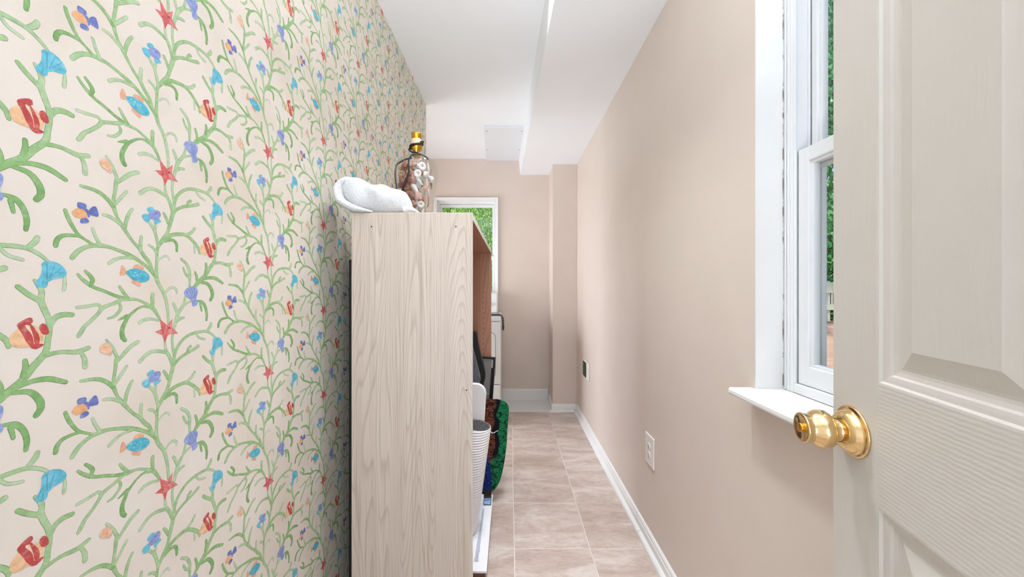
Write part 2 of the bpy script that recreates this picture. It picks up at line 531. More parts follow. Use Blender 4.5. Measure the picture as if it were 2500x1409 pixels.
# ------------------------------------------------------------------ wallpaper print
VINES=[
([4.4,9.1,4.94,3.8,24.8,5.18,0.6,46.6,5.88,-5.0,63.4,5.8,-13.4,77.6,6.51,-17.0,91.5,7.03,-16.4,105.5,5.28,-15.8,119.5,4.94,-15.8,130.0,4.94],2,1.4),
([-15.8,125.8,4.7,-14.0,137.7,5.31,-6.2,150.4,7.23,2.5,164.7,6.15,7.6,181.2,6.85,11.5,195.3,7.8,13.8,205.5,7.59,15.6,216.9,5.72,13.4,228.6,5.05,11.2,244.5,4.78],1.2,2),
([12.1,203.9,6.3,6.3,219.6,6.21,0.0,231.3,5.5,-1.9,246.3,4.26],1.3,2.4),
([11.5,-26.9,4.78,12.1,-13.6,5.04,15.4,0.7,5.71,19.3,13.8,7.05,23.4,25.8,7.12,32.9,39.0,5.29,37.1,54.0,4.01],2,2),
([32.9,37.1,3.71,39.9,41.8,3.77,50.0,45.9,3.58],2,2),
([-11.0,17.7,4.16,-19.4,32.4,5.83,-25.2,38.5,6.32,-34.2,44.7,4.49,-44.1,50.1,3.94,-50.5,52.0,3.87,-60.1,52.9,5.77,-69.1,53.2,6.14,-77.8,48.3,5.5,-87.2,45.1,4.87,-96.3,41.0,5.7,-101.6,33.4,5.14,-110.1,24.2,5.02,-117.6,17.2,5.36,-121.7,9.9,6.18,-124.9,4.6,5.24],1.3,2),
([-98.0,42.2,4.25,-101.5,46.2,4.21,-108.4,45.7,4.4,-118.4,44.3,4.9,-126.4,43.8,4.78],1.8,2.6),
([-74.0,47.6,3.03,-71.6,40.6,4.57,-74.0,34.5,4.54,-80.7,27.6,4.46,-89.0,25.3,2.91],1.4,2),
([-68.1,54.8,5.13,-79.7,58.8,4.77,-92.7,65.2,4.6,-105.0,70.3,4.63,-113.5,76.2,5.42,-120.8,82.9,4.42,-125.6,89.0,3.49],0.6,1.4),
([-111.0,73.8,5.46,-108.3,81.2,5.96,-111.8,88.0,4.99,-116.8,93.6,4.03],0.3,1),
([-61.1,54.6,4.71,-68.1,63.8,5.13,-73.0,72.3,3.85],1,1.8),
([-22.9,37.2,5.78,-23.4,52.2,6.34,-22.9,59.1,6.35],1,1.8),
([-25.2,37.4,4.59,-37.6,40.3,3.56,-46.2,37.5,3.48,-52.6,33.0,4.06,-60.8,25.4,5.23,-65.9,16.3,6.19,-69.6,6.6,6.64,-69.1,-4.1,7.16,-65.7,-9.9,6.2],1.2,0.2),
([-63.1,26.7,6.24,-69.1,24.2,4.09,-75.0,21.7,2.01],0.5,1),
([-12.3,14.9,3.56,-25.2,19.0,4.59,-36.5,18.3,5.58,-44.1,14.6,5.47],2,2.6),
([-1.9,59.8,3.04,5.0,68.1,3.96,14.1,70.5,4.56,19.3,65.6,4.61,19.6,60.0,2.82],2.2,2.8),
([-13.4,115.6,2.96,-6.2,122.1,3.13,1.3,124.5,3.68,5.7,120.0,3.22,6.3,117.0,1.49],2.7,3.2),
([-16.4,128.1,3.52,-21.7,135.7,4.4,-28.6,139.7,4.33],2,2.2),
([-17.0,88.0,5.86,-28.6,101.4,5.69,-39.8,109.8,5.31,-50.5,116.8,5.92,-62.1,122.3,6.26,-74.0,126.5,4.85,-87.2,130.3,4.87,-98.0,131.1,6.14,-108.4,129.9,5.5,-118.4,125.9,5.79,-126.4,119.3,6.52,-131.9,111.3,6.42],1,1.7),
([-109.3,132.2,4.12,-118.4,138.4,3.56,-124.0,141.0,3.94,-134.2,141.0,4.67,-143.2,138.8,5.37,-148.3,132.6,6.11,-149.7,125.2,5.67],1,0.3),
([-120.8,139.5,3.98,-127.2,145.8,4.34,-133.4,157.0,5.11,-137.2,165.6,5.05,-139.5,173.5,4.6],0.6,1),
([-98.9,131.5,4.71,-105.0,144.1,4.63,-108.4,154.5,4.13],2,2.6),
([-55.0,116.9,4.78,-69.1,116.3,4.09,-79.7,112.3,4.97,-87.2,106.6,5.36],1.8,2.4),
([-22.9,97.1,4.04,-28.6,111.7,6.26,-36.5,121.3,6.14,-44.1,132.8,5.69,-53.9,142.6,4.48,-65.2,158.3,5.69,-68.8,164.1,5.94,-75.9,175.5,4.22,-80.7,189.1,5.95,-81.6,199.3,4.94,-79.3,215.5,4.98,-77.8,230.6,6.0],1.3,1.5),
([-75.2,-38.8,5.03,-79.7,-25.5,4.97,-84.4,-15.4,4.12,-90.9,-6.2,3.86],1.6,2.5),
([-75.0,-38.9,4.53,-65.1,-28.2,6.21,-56.0,-20.1,6.36,-46.5,-15.5,5.98],1.7,2.1),
([-82.1,191.4,5.93,-89.0,199.6,5.81,-98.0,206.5,5.67,-108.4,209.7,5.04,-118.4,210.4,4.45,-122.0,210.8,3.97],0.5,1.9),
([-79.7,195.1,4.47,-72.1,205.8,5.08,-63.1,218.2,4.68],2,2.5),
([-71.1,165.9,4.58,-80.7,172.5,4.96,-88.1,175.7,4.86,-94.5,176.5,4.29],1.8,2.5),
([-66.1,160.3,5.16,-63.1,175.8,5.72,-59.1,186.3,5.26,-55.0,193.1,4.46],1.5,2),
([-42.2,129.6,4.95,-42.2,141.9,5.5,-41.2,152.0,4.96],1.8,2.3),
([-13.4,140.1,5.32,-17.0,156.0,5.28,-20.5,167.0,5.81,-25.2,173.2,5.17,-29.7,178.1,3.18],1.8,2.2),
([-18.8,166.1,4.08,-17.6,174.5,4.1],2,2.3),
([-1.2,151.0,7.31,7.6,160.6,6.85,20.7,164.9,6.43,37.1,166.1,6.42,48.5,160.0,6.18,57.4,152.0,6.3,64.9,143.6,5.98,67.2,135.3,4.58],1,1.5),
([35.7,166.5,3.33,48.5,171.6,5.49,55.9,180.5,5.3],1.8,2.2),
([55.2,151.7,3.48,55.9,142.7,4.19,56.2,134.9,3.49],2.4,2.8),
([2.5,152.1,5.54,12.8,153.4,5.3,19.3,147.5,5.77,20.0,135.2,4.49],0.9,0.3),
([14.1,203.1,6.33,23.4,211.3,5.18,37.1,218.1,5.61,51.5,222.6,5.53,63.4,227.9,6.82],1.1,1.7),
([41.1,220.2,4.05,42.1,226.2,4.73,47.1,230.0,6.16],1.2,1.4),
([4.4,181.8,6.18,0.0,190.6,5.5,-3.7,196.5,4.85],1.2,1.6),
([15.1,218.0,5.71,19.3,230.1,5.77,27.4,240.9,5.49,39.9,249.9,5.38,54.4,253.8,5.56,69.6,254.6,5.47,83.8,253.0,5.2,95.3,246.3,4.57,102.8,239.0,3.87],1.2,2),
([83.0,253.4,5.19,90.3,261.5,6.78,92.8,267.7,5.76],1.8,2),
([59.6,251.3,3.94,66.5,243.2,4.29,79.0,238.9,4.12],2.2,2.6),
([-0.6,228.1,5.49,-12.3,232.2,5.69,-22.9,233.4,5.54,-33.1,230.1,5.85,-43.0,221.3,6.58],1.4,2.4),
([90.3,214.2,3.77,96.9,201.0,6.12,96.1,189.8,6.87,99.4,177.8,6.92,103.7,164.5,6.52,104.5,150.6,6.53,102.8,136.5,6.51,100.3,122.3,7.39,88.7,107.2,8.26,79.0,93.2,8.09,63.4,79.5,8.52,54.4,69.7,6.26],2.2,1),
([96.1,187.7,6.11,83.8,197.3,5.94,75.0,206.4,5.54],1.8,1),
([105.4,156.3,5.45,110.6,166.1,7.09,119.4,169.4,7.22,128.4,168.4,6.21],1.8,1),
([100.3,119.0,5.85,115.8,120.7,5.1,133.9,117.5,6.62,147.1,120.6,5.95],1,2),
([137.6,117.0,4.17,142.3,107.0,5.89,143.3,95.3,7.08],1.7,2.2),
([79.8,97.4,6.63,81.8,106.9,6.21,81.4,116.4,5.17],1,0.7),
([71.1,84.4,5.06,87.0,89.4,5.99,103.7,88.5,6.98,121.2,79.6,5.64],1,0.8),
([70.3,80.4,5.05,85.4,77.1,6.71,94.4,64.8,7.91,96.1,53.7,7.63,91.9,46.3,6.81],0.8,0.2),
([61.1,77.6,4.94,60.4,90.1,5.36,57.4,99.2,4.2],1,0.8),
([45.4,70.4,3.41,45.6,85.9,5.45,45.6,98.7,5.73,39.9,112.5,5.65,28.8,121.8,4.98],1.6,2.3),
([43.5,90.3,5.43,37.1,95.8,4.68,32.9,105.7,3.71],1.8,1.6),
([61.9,45.4,3.54,72.7,42.3,6.52,79.8,32.5,6.19,83.0,18.8,5.93,82.2,7.3,4.74],0.7,0.4),
([68.8,39.8,5.75,71.1,26.4,4.04],0.7,0.9),
([18.7,9.5,4.48,26.1,14.4,5.21,33.6,16.2,4.77],1.9,1.7),
([20.7,24.8,4.5,16.7,36.1,5.35,13.4,42.4,4.8],2,2.4),
([120.3,218.8,3.54,120.3,209.5,4.82,119.4,202.2,4.49],2.2,2.6),
]
PRINTS=[
('star',[-11.0,17.7,1.9,5.8,12.1,16.3,10.4,1.8,22.3,-11.0,7.6,-10.3,2.8,-11.7,-1.9,-24.8,-6.4,-10.1,-19.4,-2.9,-8.4,0.0]),
('star_light',[2.8,4.5,11.5,14.5,9.5,1.3,20.7,-9.8,6.3,-9.0]),
('star_spot',[3.5,2.6,6.3,2.9,8.2,0.9,6.3,-1.0,3.8,-0.4]),
('star_spot',[-6.8,-5.1,-5.2,-2.9,-4.0,-5.2,-5.0,-7.1,-6.7,-6.9]),
('shell',[42.8,69.2,48.5,71.7,55.9,70.4,61.6,66.5,61.6,58.6,58.1,50.1,62.4,44.1,60.1,38.2,50.7,36.1,50.0,44.6,47.8,48.5,39.9,53.3,34.3,59.1,36.8,65.4]),
('shell_rib',[42.9,67.2,44.2,67.2,53.4,49.0,52.5,49.0]),
('shell_rib',[48.0,69.8,49.3,69.8,54.6,49.6,53.7,49.6]),
('shell_rib',[54.6,68.9,55.9,68.8,56.0,49.5,55.2,49.6]),
('shell_rib',[37.2,62.9,38.5,62.8,51.6,48.4,50.7,48.4]),
('shell_rib',[59.5,62.5,60.8,62.5,57.2,49.5,56.3,49.5]),
('shell_rib',[52.3,45.8,53.7,45.7,53.4,37.9,52.5,38.0]),
('shell_rib',[55.3,45.7,56.6,45.6,57.5,38.4,56.6,38.4]),
('cyan',[96.9,235.6,105.4,238.9,115.8,234.2,121.2,225.4,119.4,218.6,103.7,215.5,102.0,206.1,96.9,205.8,90.3,209.4,96.9,220.4,97.8,228.9]),
('cyan_rib',[101.3,235.9,102.8,236.2,102.5,215.9,101.5,215.7]),
('cyan_rib',[109.0,234.8,110.6,235.2,105.1,217.2,104.0,217.0]),
('cyan_rib',[115.5,231.3,117.1,231.7,107.6,219.1,106.6,218.9]),
('cyan_rib',[119.0,225.0,120.6,225.3,110.2,218.6,109.2,218.4]),
('cyan_rib',[97.6,213.6,99.1,213.9,97.8,207.4,96.8,207.2]),
('peach',[68.5,146.7,74.2,154.0,82.2,159.0,91.9,156.1,97.8,145.7,96.1,135.9,85.4,133.5,74.2,133.9,69.1,139.4]),
('red',[74.5,158.1,80.6,159.5,87.3,148.7,89.5,131.2,83.0,137.4,79.0,149.2]),
('red',[84.6,162.0,89.0,156.4,94.9,144.0,93.9,133.6,90.0,135.3,89.0,146.2]),
('red',[73.9,160.7,79.0,165.4,87.0,168.9,88.3,161.1,76.6,156.3]),
('red',[83.8,136.8,90.3,134.7,98.3,134.4,97.8,131.6,89.5,128.1]),
('red',[94.1,156.4,98.6,160.4,102.8,154.6,104.0,146.1,96.9,146.3]),
('peach_light',[80.9,158.2,84.1,159.5,87.8,148.8,89.6,136.7,87.7,147.4]),
('violet',[-120.8,178.9,-115.9,180.9,-112.8,177.2,-112.0,170.1,-114.7,168.9,-118.4,174.1]),
('orange',[-132.3,172.2,-129.6,176.6,-124.8,179.0,-119.6,178.5,-116.4,174.6,-114.5,168.9,-120.0,166.5,-126.4,166.2,-130.3,168.4]),
('violet',[-126.3,187.3,-120.8,187.6,-115.9,186.3,-116.6,180.3,-125.8,179.1]),
('violet',[-122.0,166.2,-115.1,167.5,-112.5,162.2,-118.4,159.6,-123.4,160.0]),
('violet',[-112.5,180.2,-106.7,186.2,-103.3,184.2,-101.0,172.5,-106.7,172.6,-112.5,173.4]),
('coral',[-63.6,94.9,-66.6,102.2,-69.6,104.7,-71.1,100.9,-73.0,89.2,-68.1,89.9,-63.3,92.7]),
('coral',[-53.9,100.2,-52.4,105.7,-44.4,107.3,-38.1,103.8,-38.1,98.7,-45.5,99.5]),
('coral',[-55.0,82.7,-47.6,80.6,-42.0,78.5,-42.8,72.1,-49.7,75.1,-56.2,78.9]),
('teal',[-64.1,94.3,-57.0,98.6,-48.7,100.1,-39.7,98.3,-32.3,93.3,-28.9,87.2,-32.3,82.0,-39.0,79.7,-47.6,80.4,-55.0,84.5,-61.1,90.7]),
('teal_light',[-58.3,95.1,-57.0,96.6,-55.6,95.4,-56.6,93.6]),
('teal_light',[-52.6,94.2,-51.3,95.8,-49.8,94.5,-50.9,92.7]),
('teal_light',[-48.9,90.0,-47.6,91.5,-46.1,90.3,-47.2,88.5]),
('teal_light',[-54.1,88.7,-52.9,90.3,-51.4,89.0,-52.5,87.2]),
('teal_light',[-43.5,92.9,-42.2,94.5,-40.7,93.2,-41.8,91.4]),
('cyan',[-32.6,198.0,-29.2,201.9,-22.3,203.4,-20.8,197.6,-26.9,194.6,-30.3,193.9]),
('cyan',[-40.5,186.2,-35.3,189.7,-29.2,189.8,-27.2,183.1,-29.7,176.7,-35.3,178.2,-38.1,181.1]),
('cyan',[-20.3,183.5,-13.4,186.3,-8.1,182.0,-14.6,177.8,-20.1,176.1]),
('periwinkle',[-30.0,189.4,-25.2,196.1,-18.2,199.5,-11.6,197.8,-9.8,192.3,-13.2,185.8,-20.5,182.9,-27.1,184.6]),
('violet',[-19.4,195.0,-17.0,195.7,-16.1,193.9,-17.6,192.1,-19.4,192.9]),
('snail',[-100.0,-16.8,-97.1,-12.3,-92.7,-10.3,-87.2,-12.9,-84.4,-18.5,-83.8,-24.8,-86.1,-29.3,-90.9,-26.0,-97.1,-23.1]),
('orange',[-96.3,-17.5,-93.6,-14.9,-90.0,-16.0,-88.6,-19.8,-90.4,-22.6,-92.7,-20.3,-95.4,-19.8]),
]


INK = {'star': (220, 104, 100), 'star_light': (226, 138, 134), 'star_spot': (164, 66, 68), 'shell': (150, 165, 214), 'shell_rib': (116, 132, 192),
       'cyan': (108, 196, 216), 'cyan_rib': (76, 166, 196), 'peach': (244, 196, 150), 'peach_light': (248, 214, 180), 'red': (196, 76, 74),
       'orange': (240, 178, 124), 'violet': (108, 122, 188), 'periwinkle': (148, 158, 212), 'coral': (238, 174, 140), 'teal': (84, 184, 206),
       'teal_light': (150, 214, 224), 'snail': (240, 192, 164)}
GREEN = [(112, 164, 92), (145, 184, 119), (175, 202, 155), (198, 212, 184), (214, 218, 202)]
EDGE = [(82, 126, 68), (99, 139, 81), (121, 153, 105), (150, 172, 136), (184, 196, 172)]


def ink_at(table, s):
    s = max(0, min(3.99, s))
    k = int(s)
    f = s - k
    a, b = lin(table[k]), lin(table[k + 1])
    return [a[i] * (1 - f) + b[i] * f for i in range(3)] + [1.0]


def wallpaper():
    vs, fs, cs = [], [], []          # (u, v, layer offset), faces, colours

    def ribbon(P, s0, s1, table, scale, off):
        n = len(P)
        tang = np.gradient(P[:, :2], axis=0)
        L = np.linalg.norm(tang, axis=1)[:, None] + 1e-9
        tang = tang / L
        nor = np.stack([-tang[:, 1], tang[:, 0]], 1)
        base = len(vs)
        rows = []
        for i in range(n):
            w = P[i, 2] / 2 - (0 if scale > .99 else .42)
            rows.append((P[i, :2], nor[i], max(w, .25), i / (n - 1)))
        for end, sgn in ((0, -1), (-1, 1)):       # round caps
            p, nn, w, f = rows[end]
            t = tang[end] * sgn
            caps = [(p + t * w * math.sin(a), nn, w * math.cos(a), f) for a in (.6, 1.1, 1.45)]
            rows = caps[::-1] + rows if end == 0 else rows + caps
        for p, nn, w, f in rows:
            c = ink_at(table, s0 + (s1 - s0) * f)
            for sg in (-1, 1):
                q = p + nn * w * sg
                vs.append((q[0], q[1], off))
                cs.append(c)
        for i in range(len(rows) - 1):
            a = base + 2 * i
            fs.append((a, a + 1, a + 3, a + 2))

    def poly(pts, col, off, smooth=True):
        P = np.array(pts, float).reshape(-1, 2)
        if smooth:
            cen0 = P.mean(0)
            P = cen0 + (P - cen0) * 1.09
            for _ in range(1):
                Q = np.empty((2 * len(P), 2))
                nx = np.roll(P, -1, 0)
                Q[0::2] = P * .75 + nx * .25
                Q[1::2] = P * .25 + nx * .75
                P = Q
        base = len(vs)
        c = lin(col)
        cen = P.mean(0)
        for i, p in enumerate(P):
            vs.append((p[0], p[1], off))
            k = .92 + .08 * math.sin(i * 1.7)
            cs.append([c[0] * k, c[1] * k, c[2] * k, 1.0])
        for t in geometry.tessellate_polygon([[Vector((p[0], p[1], 0)) for p in P]]):
            fs.append(tuple(base + i for i in t))

    for i, (P, s0, s1) in enumerate(VINES):
        Q = spline(np.array(P).reshape(-1, 3), 4)
        ribbon(Q, s0, s1, EDGE, 1.0, .05 + .0015 * i)
        ribbon(Q, s0, s1, GREEN, .8, .17 + .0015 * i)
    for i, (col, P) in enumerate(PRINTS):
        rib = col.endswith('rib')
        if not (rib or col.endswith('spot') or col.endswith('light')):
            pass
        poly(P, INK[col], .30 + .003 * i, not rib and not col.startswith('star'))
    V = np.array(vs)
    C = np.array(cs)
    nv = len(V)
    allv, allf, allc = [], [], []
    off = 0
    lens = np.array([len(f) for f in fs])
    flat = np.array([i for f in fs for i in f])
    PU, PV = .2605, .2685
    for k in range(-3, 9):
        for r in range(-6, 7):
            u0 = .6157 + PU * k
            z0 = 1.0679 + PV * r + (PV / 2 if k % 2 else 0)
            if z0 < -.25 or z0 > ZC + .12 or u0 - .2 > YL:
                continue
            y = np.clip(u0 + V[:, 0] / 1000, -.15, YL - .0006)
            z = np.clip(z0 + V[:, 1] / 1000, .001, ZC - .001)
            allv.append(np.stack([XL + V[:, 2] / 1000, y, z], 1))
            allf.append(flat + off)
            allc.append(C)
            off += nv
    VV = np.concatenate(allv)
    FF = np.concatenate(allf)
    CC = np.concatenate(allc)
    LL = np.tile(lens, len(allf))
    me = bpy.data.meshes.new('wallpaper_print')
    me.vertices.add(len(VV))
    me.vertices.foreach_set('co', VV.astype(np.float32).ravel())
    me.loops.add(len(FF))
    me.loops.foreach_set('vertex_index', FF.astype(np.int32))
    me.polygons.add(len(LL))
    st = np.concatenate([[0], np.cumsum(LL)[:-1]])
    me.polygons.foreach_set('loop_start', st.astype(np.int32))
    me.update(calc_edges=True)
    at_ = me.color_attributes.new('ink', 'FLOAT_COLOR', 'POINT')
    at_.data.foreach_set('color', CC.astype(np.float32).ravel())
    return me


wp = link_mesh('wallpaper_print', wallpaper(), M_print, wall_left)
tag(wp, 'printed seaweed, fish, starfish and shell pattern', kind='stuff')

# ------------------------------------------------------------------ baseboards and shoe mouldings
BASE = [(0, 0), (.013, 0), (.013, .046), (.0095, .051), (.0095, .059), (.005, .066), (0, .069)]
SHOE = [(.013, 0), (.031, 0), (.0305, .006), (.028, .012), (.022, .0165), (.013, .018)]


def run(name, prof, p0, p1, into, mat, parent):
    """sweep a moulding profile from p0 to p1 on the floor; into = direction away from the wall"""
    p0, p1, into = Vector(p0), Vector(p1), Vector(into)
    vs = [(p + into * a + Vector((0, 0, b))) for p in (p0, p1) for a, b in prof]
    n = len(prof)
    fs = [tuple(range(n))[::-1], tuple(range(n, 2 * n))] + [(i, (i + 1) % n, n + (i + 1) % n, n + i) for i in range(n)]
    return pymesh(name, vs, fs, mat, parent)


b = tag(empty('baseboard_right'), 'white baseboard with shoe moulding along the right wall', 'baseboard', kind='structure')
run('board', BASE, (XR, -.10, 0), (XR, 1.712, 0), (-1, 0, 0), M_trim, b)
run('board', BASE, (XR, 1.715, 0), (XR, 3.285, 0), (-1, 0, 0), M_trim, b)
run('shoe_moulding', SHOE, (XR, -.10, 0), (XR, 1.655, 0), (-1, 0, 0), M_trim, b)
run('shoe_moulding', SHOE, (XR, 1.658, 0), (XR, 3.262, 0), (-1, 0, 0), M_trim, b)
b = tag(empty('baseboard_column'), 'white baseboard around the corner column', 'baseboard', kind='structure')
run('board', BASE, (.382, 3.285, 0), (XR - .013, 3.285, 0), (0, -1, 0), M_trim, b)
run('board', BASE, (.395, 3.275, .007), (.395, YF, .007), (-1, 0, 0), M_trim, b)
run('shoe_moulding', SHOE, (.364, 3.285, 0), (XR - .031, 3.285, 0), (0, -1, 0), M_trim, b)
FARB = [(0, .0065), (.014, .0065), (.014, .108), (.010, .115), (0, .118)]
b = tag(empty('baseboard_back'), 'tall plain white baseboard on the far wall', 'baseboard', kind='structure')
run('board', FARB, (AX, YF, 0), (.381, YF, 0), (0, -1, 0), M_trim, b)


# ------------------------------------------------------------------ windows
def glass_material():
    n = N('window_glass')
    t = n.new('ShaderNodeBsdfTransparent')
    g = n.new('ShaderNodeBsdfGlossy', Roughness=.02)
    lw = n.new('ShaderNodeLayerWeight', Blend=.5)
    f = n.new('ShaderNodeMath', operation='MULTIPLY_ADD')
    pw = n.new('ShaderNodeMath', operation='POWER')
    n.link(lw.outputs['Facing'], pw.inputs[0])
    pw.inputs[1].default_value = 4.0
    n.link(pw.outputs[0], f.inputs[0])
    f.inputs[1].default_value = .4
    f.inputs[2].default_value = .03
    mx = n.new('ShaderNodeMixShader')
    n.link(f.outputs[0], mx.inputs[0])
    n.link(t.outputs[0], mx.inputs[1])
    n.link(g.outputs[0], mx.inputs[2])
    n.link(mx.outputs[0], n.t.nodes['Material Output'].inputs[0])
    t.inputs[0].default_value = (.97, .985, .98, 1)
    return n.m


M_glass = glass_material()


def caulk_material():
    n = N('ragged_caulk')
    v = n.coords((1, 1, 1))
    t = n.new('ShaderNodeTexNoise', Scale=34.0, Detail=5.0)
    n.link(v, t.inputs['Vector'])
    n.link(n.ramp(t.outputs['Fac'], [(.42, lin((150, 138, 124))), (.55, lin((236, 236, 232)))]), n.b.inputs['Base Color'])
    n.b.inputs['Roughness'].default_value = .8
    return n.m


M_caulk = caulk_material()


def make_window(name, label, place, w, z0, z1, inset, zmeet, j=.035, st=.030, jt=.035, rail=.034, st_up=.016):
    """double-hung window; place(a, o, z) -> world for along, outward, up; the opening spans a 0..w"""
    root = tag(empty(name), label, 'window', kind='structure')

    def bx(mb, a0, a1, o0, o1, zb, zt, bev=.002):
        p, q = place(a0, o0, zb), place(a1, o1, zt)
        mb.box(p, q, bev)
        return mb
    fr = MB()
    d0, d1 = inset, inset + .078
    bx(fr, .001, j, d0, d1, z0, z1)
    bx(fr, w - j, w - .001, d0, d1, z0, z1)
    bx(fr, j, w - j, d0, d1, z1 - jt, z1 - .001)
    bx(fr, j, w - j, d0, d1, z0 + .001, z0 + .024)
    # stops and balance tracks seen as fine ribs on the jambs
    for a0, a1 in ((j, j + .004), (w - j - .004, w - j)):
        bx(fr, a0, a1, d0, d0 + .006, z0 + .024, z1 - jt, .001)
        bx(fr, a0, a1, d0 + .034, d0 + .039, z0 + .024, z1 - jt, .001)
        bx(fr, a0, a1, d0 + .066, d1, z0 + .024, z1 - jt, .001)
    for a0, a1 in ((.3 * j, .4 * j), (.62 * j, .7 * j), (w - .4 * j, w - .3 * j), (w - .7 * j, w - .62 * j)):
        bx(fr, a0, a1, d0 - .003, d0, z0 + .003, z1 - .003, .0008)
    fr.build('frame', M_vinyl, root)

    def sash(nm, o0, o1, zb, zt, st, bot, top):
        s = MB()
        a0, a1 = j + .0045, w - j - .0045
        bx(s, a0, a0 + st, o0, o1, zb, zt)
        bx(s, a1 - st, a1, o0, o1, zb, zt)
        bx(s, a0 + st - .004, a1 - st + .004, o0 + .0004, o1 - .0004, zb, zb + bot)
        bx(s, a0 + st - .004, a1 - st + .004, o0 + .0004, o1 - .0004, zt - top, zt)
        g0, g1 = a0 + st, a1 - st                # glazing bead
        bx(s, g0 - .002, g1 + .002, o0 + .005, o1 - .004, zb + bot - .002, zb + bot + .007, .001)
        bx(s, g0 - .002, g1 + .002, o0 + .005, o1 - .004, zt - top - .007, zt - top + .002, .001)
        for q0, q1 in ((g0 - .002, g0 + .007), (g1 - .007, g1 + .002)):
            bx(s, q0, q1, o0 + .0055, o1 - .0045, zb + bot + .0065, zt - top - .0065, .001)
        so_ = s.build(nm, M_vinyl, root)
        p = MB()
        om = (o0 + o1) / 2
        bx(p, g0 + .002, g1 - .002, om - .002, om + .002, zb + bot + .002, zt - top - .002, 0)
        p.build('pane', M_glass, so_)
        return so_
    sash('lower_sash', d0 + .008, d0 + .033, z0 + .025, zmeet + .02, st, .045, rail)
    sash('upper_sash', d0 + .040, d0 + .065, zmeet - .022, z1 - jt - .001, min(st, st_up), rail, rail)
    return root


win2 = make_window('window_2', 'white double hung window in the right wall beside the door', lambda a, o, z: (XR + o, W2[1] - a, z), W2[1] - W2[0], W2[2], W2[3], .069, 1.447)
mb = MB()
for lo, hi in (((XR + .0005, W2[1] - .0035, W2[2]), (XR + .069, W2[1] - .0003, W2[3])), ((XR + .0005, W2[0] + .0003, W2[2]), (XR + .069, W2[0] + .0035, W2[3])), ((XR + .0005, W2[0], W2[3] - .0035), (XR + .069, W2[1], W2[3] - .0003))):
    mb.box(lo, hi)
mb.build('reveal', M_trim, win2)
mb = MB()
mb.box((XR + .0665, W2[1] - .0055, W2[2] + .01), (XR + .0685, W2[1] - .0036, W2[3] - .01))
mb.build('caulk_joint', M_caulk, win2)
mb = MB()
zt = W2[2] - .0002
mb.prism([(.5625, zt), (.5596, zt - .005), (.5596, zt - .012), (.5625, zt - .017), (.568, zt - .019), (XR - .0005, zt - .019), (XR - .0005, zt)], 1, .07, .9185)
mb.build('sill', M_trim, win2)
mb = MB()
mb.box((XR - .0004, W2[0] + .001, W2[2] - .0002), (XR + .0685, W2[1] - .001, W2[2] + .0008))
mb.build('sill_board', M_trim, win2)

win1 = make_window('window_1', 'small white double hung window in the far wall with greenery outside', lambda a, o, z: (W1[1] - a, YF + o, z), W1[1] - W1[0], W1[2], W1[3], .040, 1.428, .013, .011, .022, .024)
mb = MB()
for k, (pr, th) in enumerate((((0, .027), .012), ((.004, .021), .016), ((.018, .027), .020))):
    a, bq = pr
    mb.box((W1[1] + a, YF - th, W1[2] - .05), (W1[1] + bq, YF - .0005, W1[3] + bq), .0015)
    mb.box((W1[0] - bq, YF - th, W1[2] - .05), (W1[0] - a, YF - .0005, W1[3] + bq), .0015)
    mb.box((W1[0] - a, YF - th, W1[3] + a), (W1[1] + a, YF - .0005, W1[3] + bq), .0015)
mb.box((W1[0] - .06, YF - .035, W1[2] - .03), (W1[1] + .06, YF - .0005, W1[2] - .006), .003)
mb.build('casing', M_trim, win1)
mb = MB()
mb.box((W1[1] - .003, YF, W1[2]), (W1[1] - .0003, YF + .040, W1[3])).box((W1[0] + .0003, YF, W1[2]), (W1[0] + .003, YF + .040, W1[3])).box((W1[0], YF, W1[3] - .003), (W1[1], YF + .040, W1[3] - .0003)).box((W1[0], YF, W1[2] + .0003), (W1[1], YF + .040, W1[2] + .003))
mb.build('reveal', M_trim, win1)

# ------------------------------------------------------------------ the open door
def door_material(name, horizontal):
    n = N(name)
    v = n.coords((1, 1, 1))
    mp = n.new('ShaderNodeMapping')
    mp.inputs['Scale'].default_value = (3.2, 1, 95) if horizontal else (95, 1, 3.2)
    wob = n.new('ShaderNodeTexNoise', Scale=5.0, Detail=2.0)
    n.link(v, wob.inputs['Vector'])
    sc = n.new('ShaderNodeVectorMath', operation='SCALE')
    n.link(wob.outputs['Color'], sc.inputs[0])
    sc.inputs['Scale'].default_value = .05
    ad = n.new('ShaderNodeVectorMath', operation='ADD')
    n.link(v, ad.inputs[0])
    n.link(sc.outputs[0], ad.inputs[1])
    n.link(ad.outputs[0], mp.inputs['Vector'])
    g = n.new('ShaderNodeTexNoise', Scale=1.6, Detail=3.0, Roughness=.5)
    n.link(mp.outputs[0], g.inputs['Vector'])
    h = g.outputs['Fac']
    if horizontal:                      # embossed ribs of the cross grain
        w = n.new('ShaderNodeTexWave', Scale=62.0, Distortion=2.0, Detail=1.0)
        w.inputs['Detail Scale'].default_value = 1.2
        w.bands_direction = 'Z'
        n.link(v, w.inputs['Vector'])
        mm = n.new('ShaderNodeMath', operation='MULTIPLY_ADD')
        n.link(w.outputs['Fac'], mm.inputs[0])
        mm.inputs[1].default_value = .8
        n.link(g.outputs['Fac'], mm.inputs[2])
        h = mm.outputs[0]
    d = n.new('ShaderNodeTexNoise', Scale=3.0, Detail=3.0)
    n.link(v, d.inputs['Vector'])
    n.link(n.ramp(d.outputs['Fac'], [(.2, lin((207, 199, 189))), (.8, lin((213, 206, 197)))]), n.b.inputs['Base Color'])
    n.b.inputs['Roughness'].default_value = .38
    n.bump(h, .065 if horizontal else .10, .004)
    return n.m


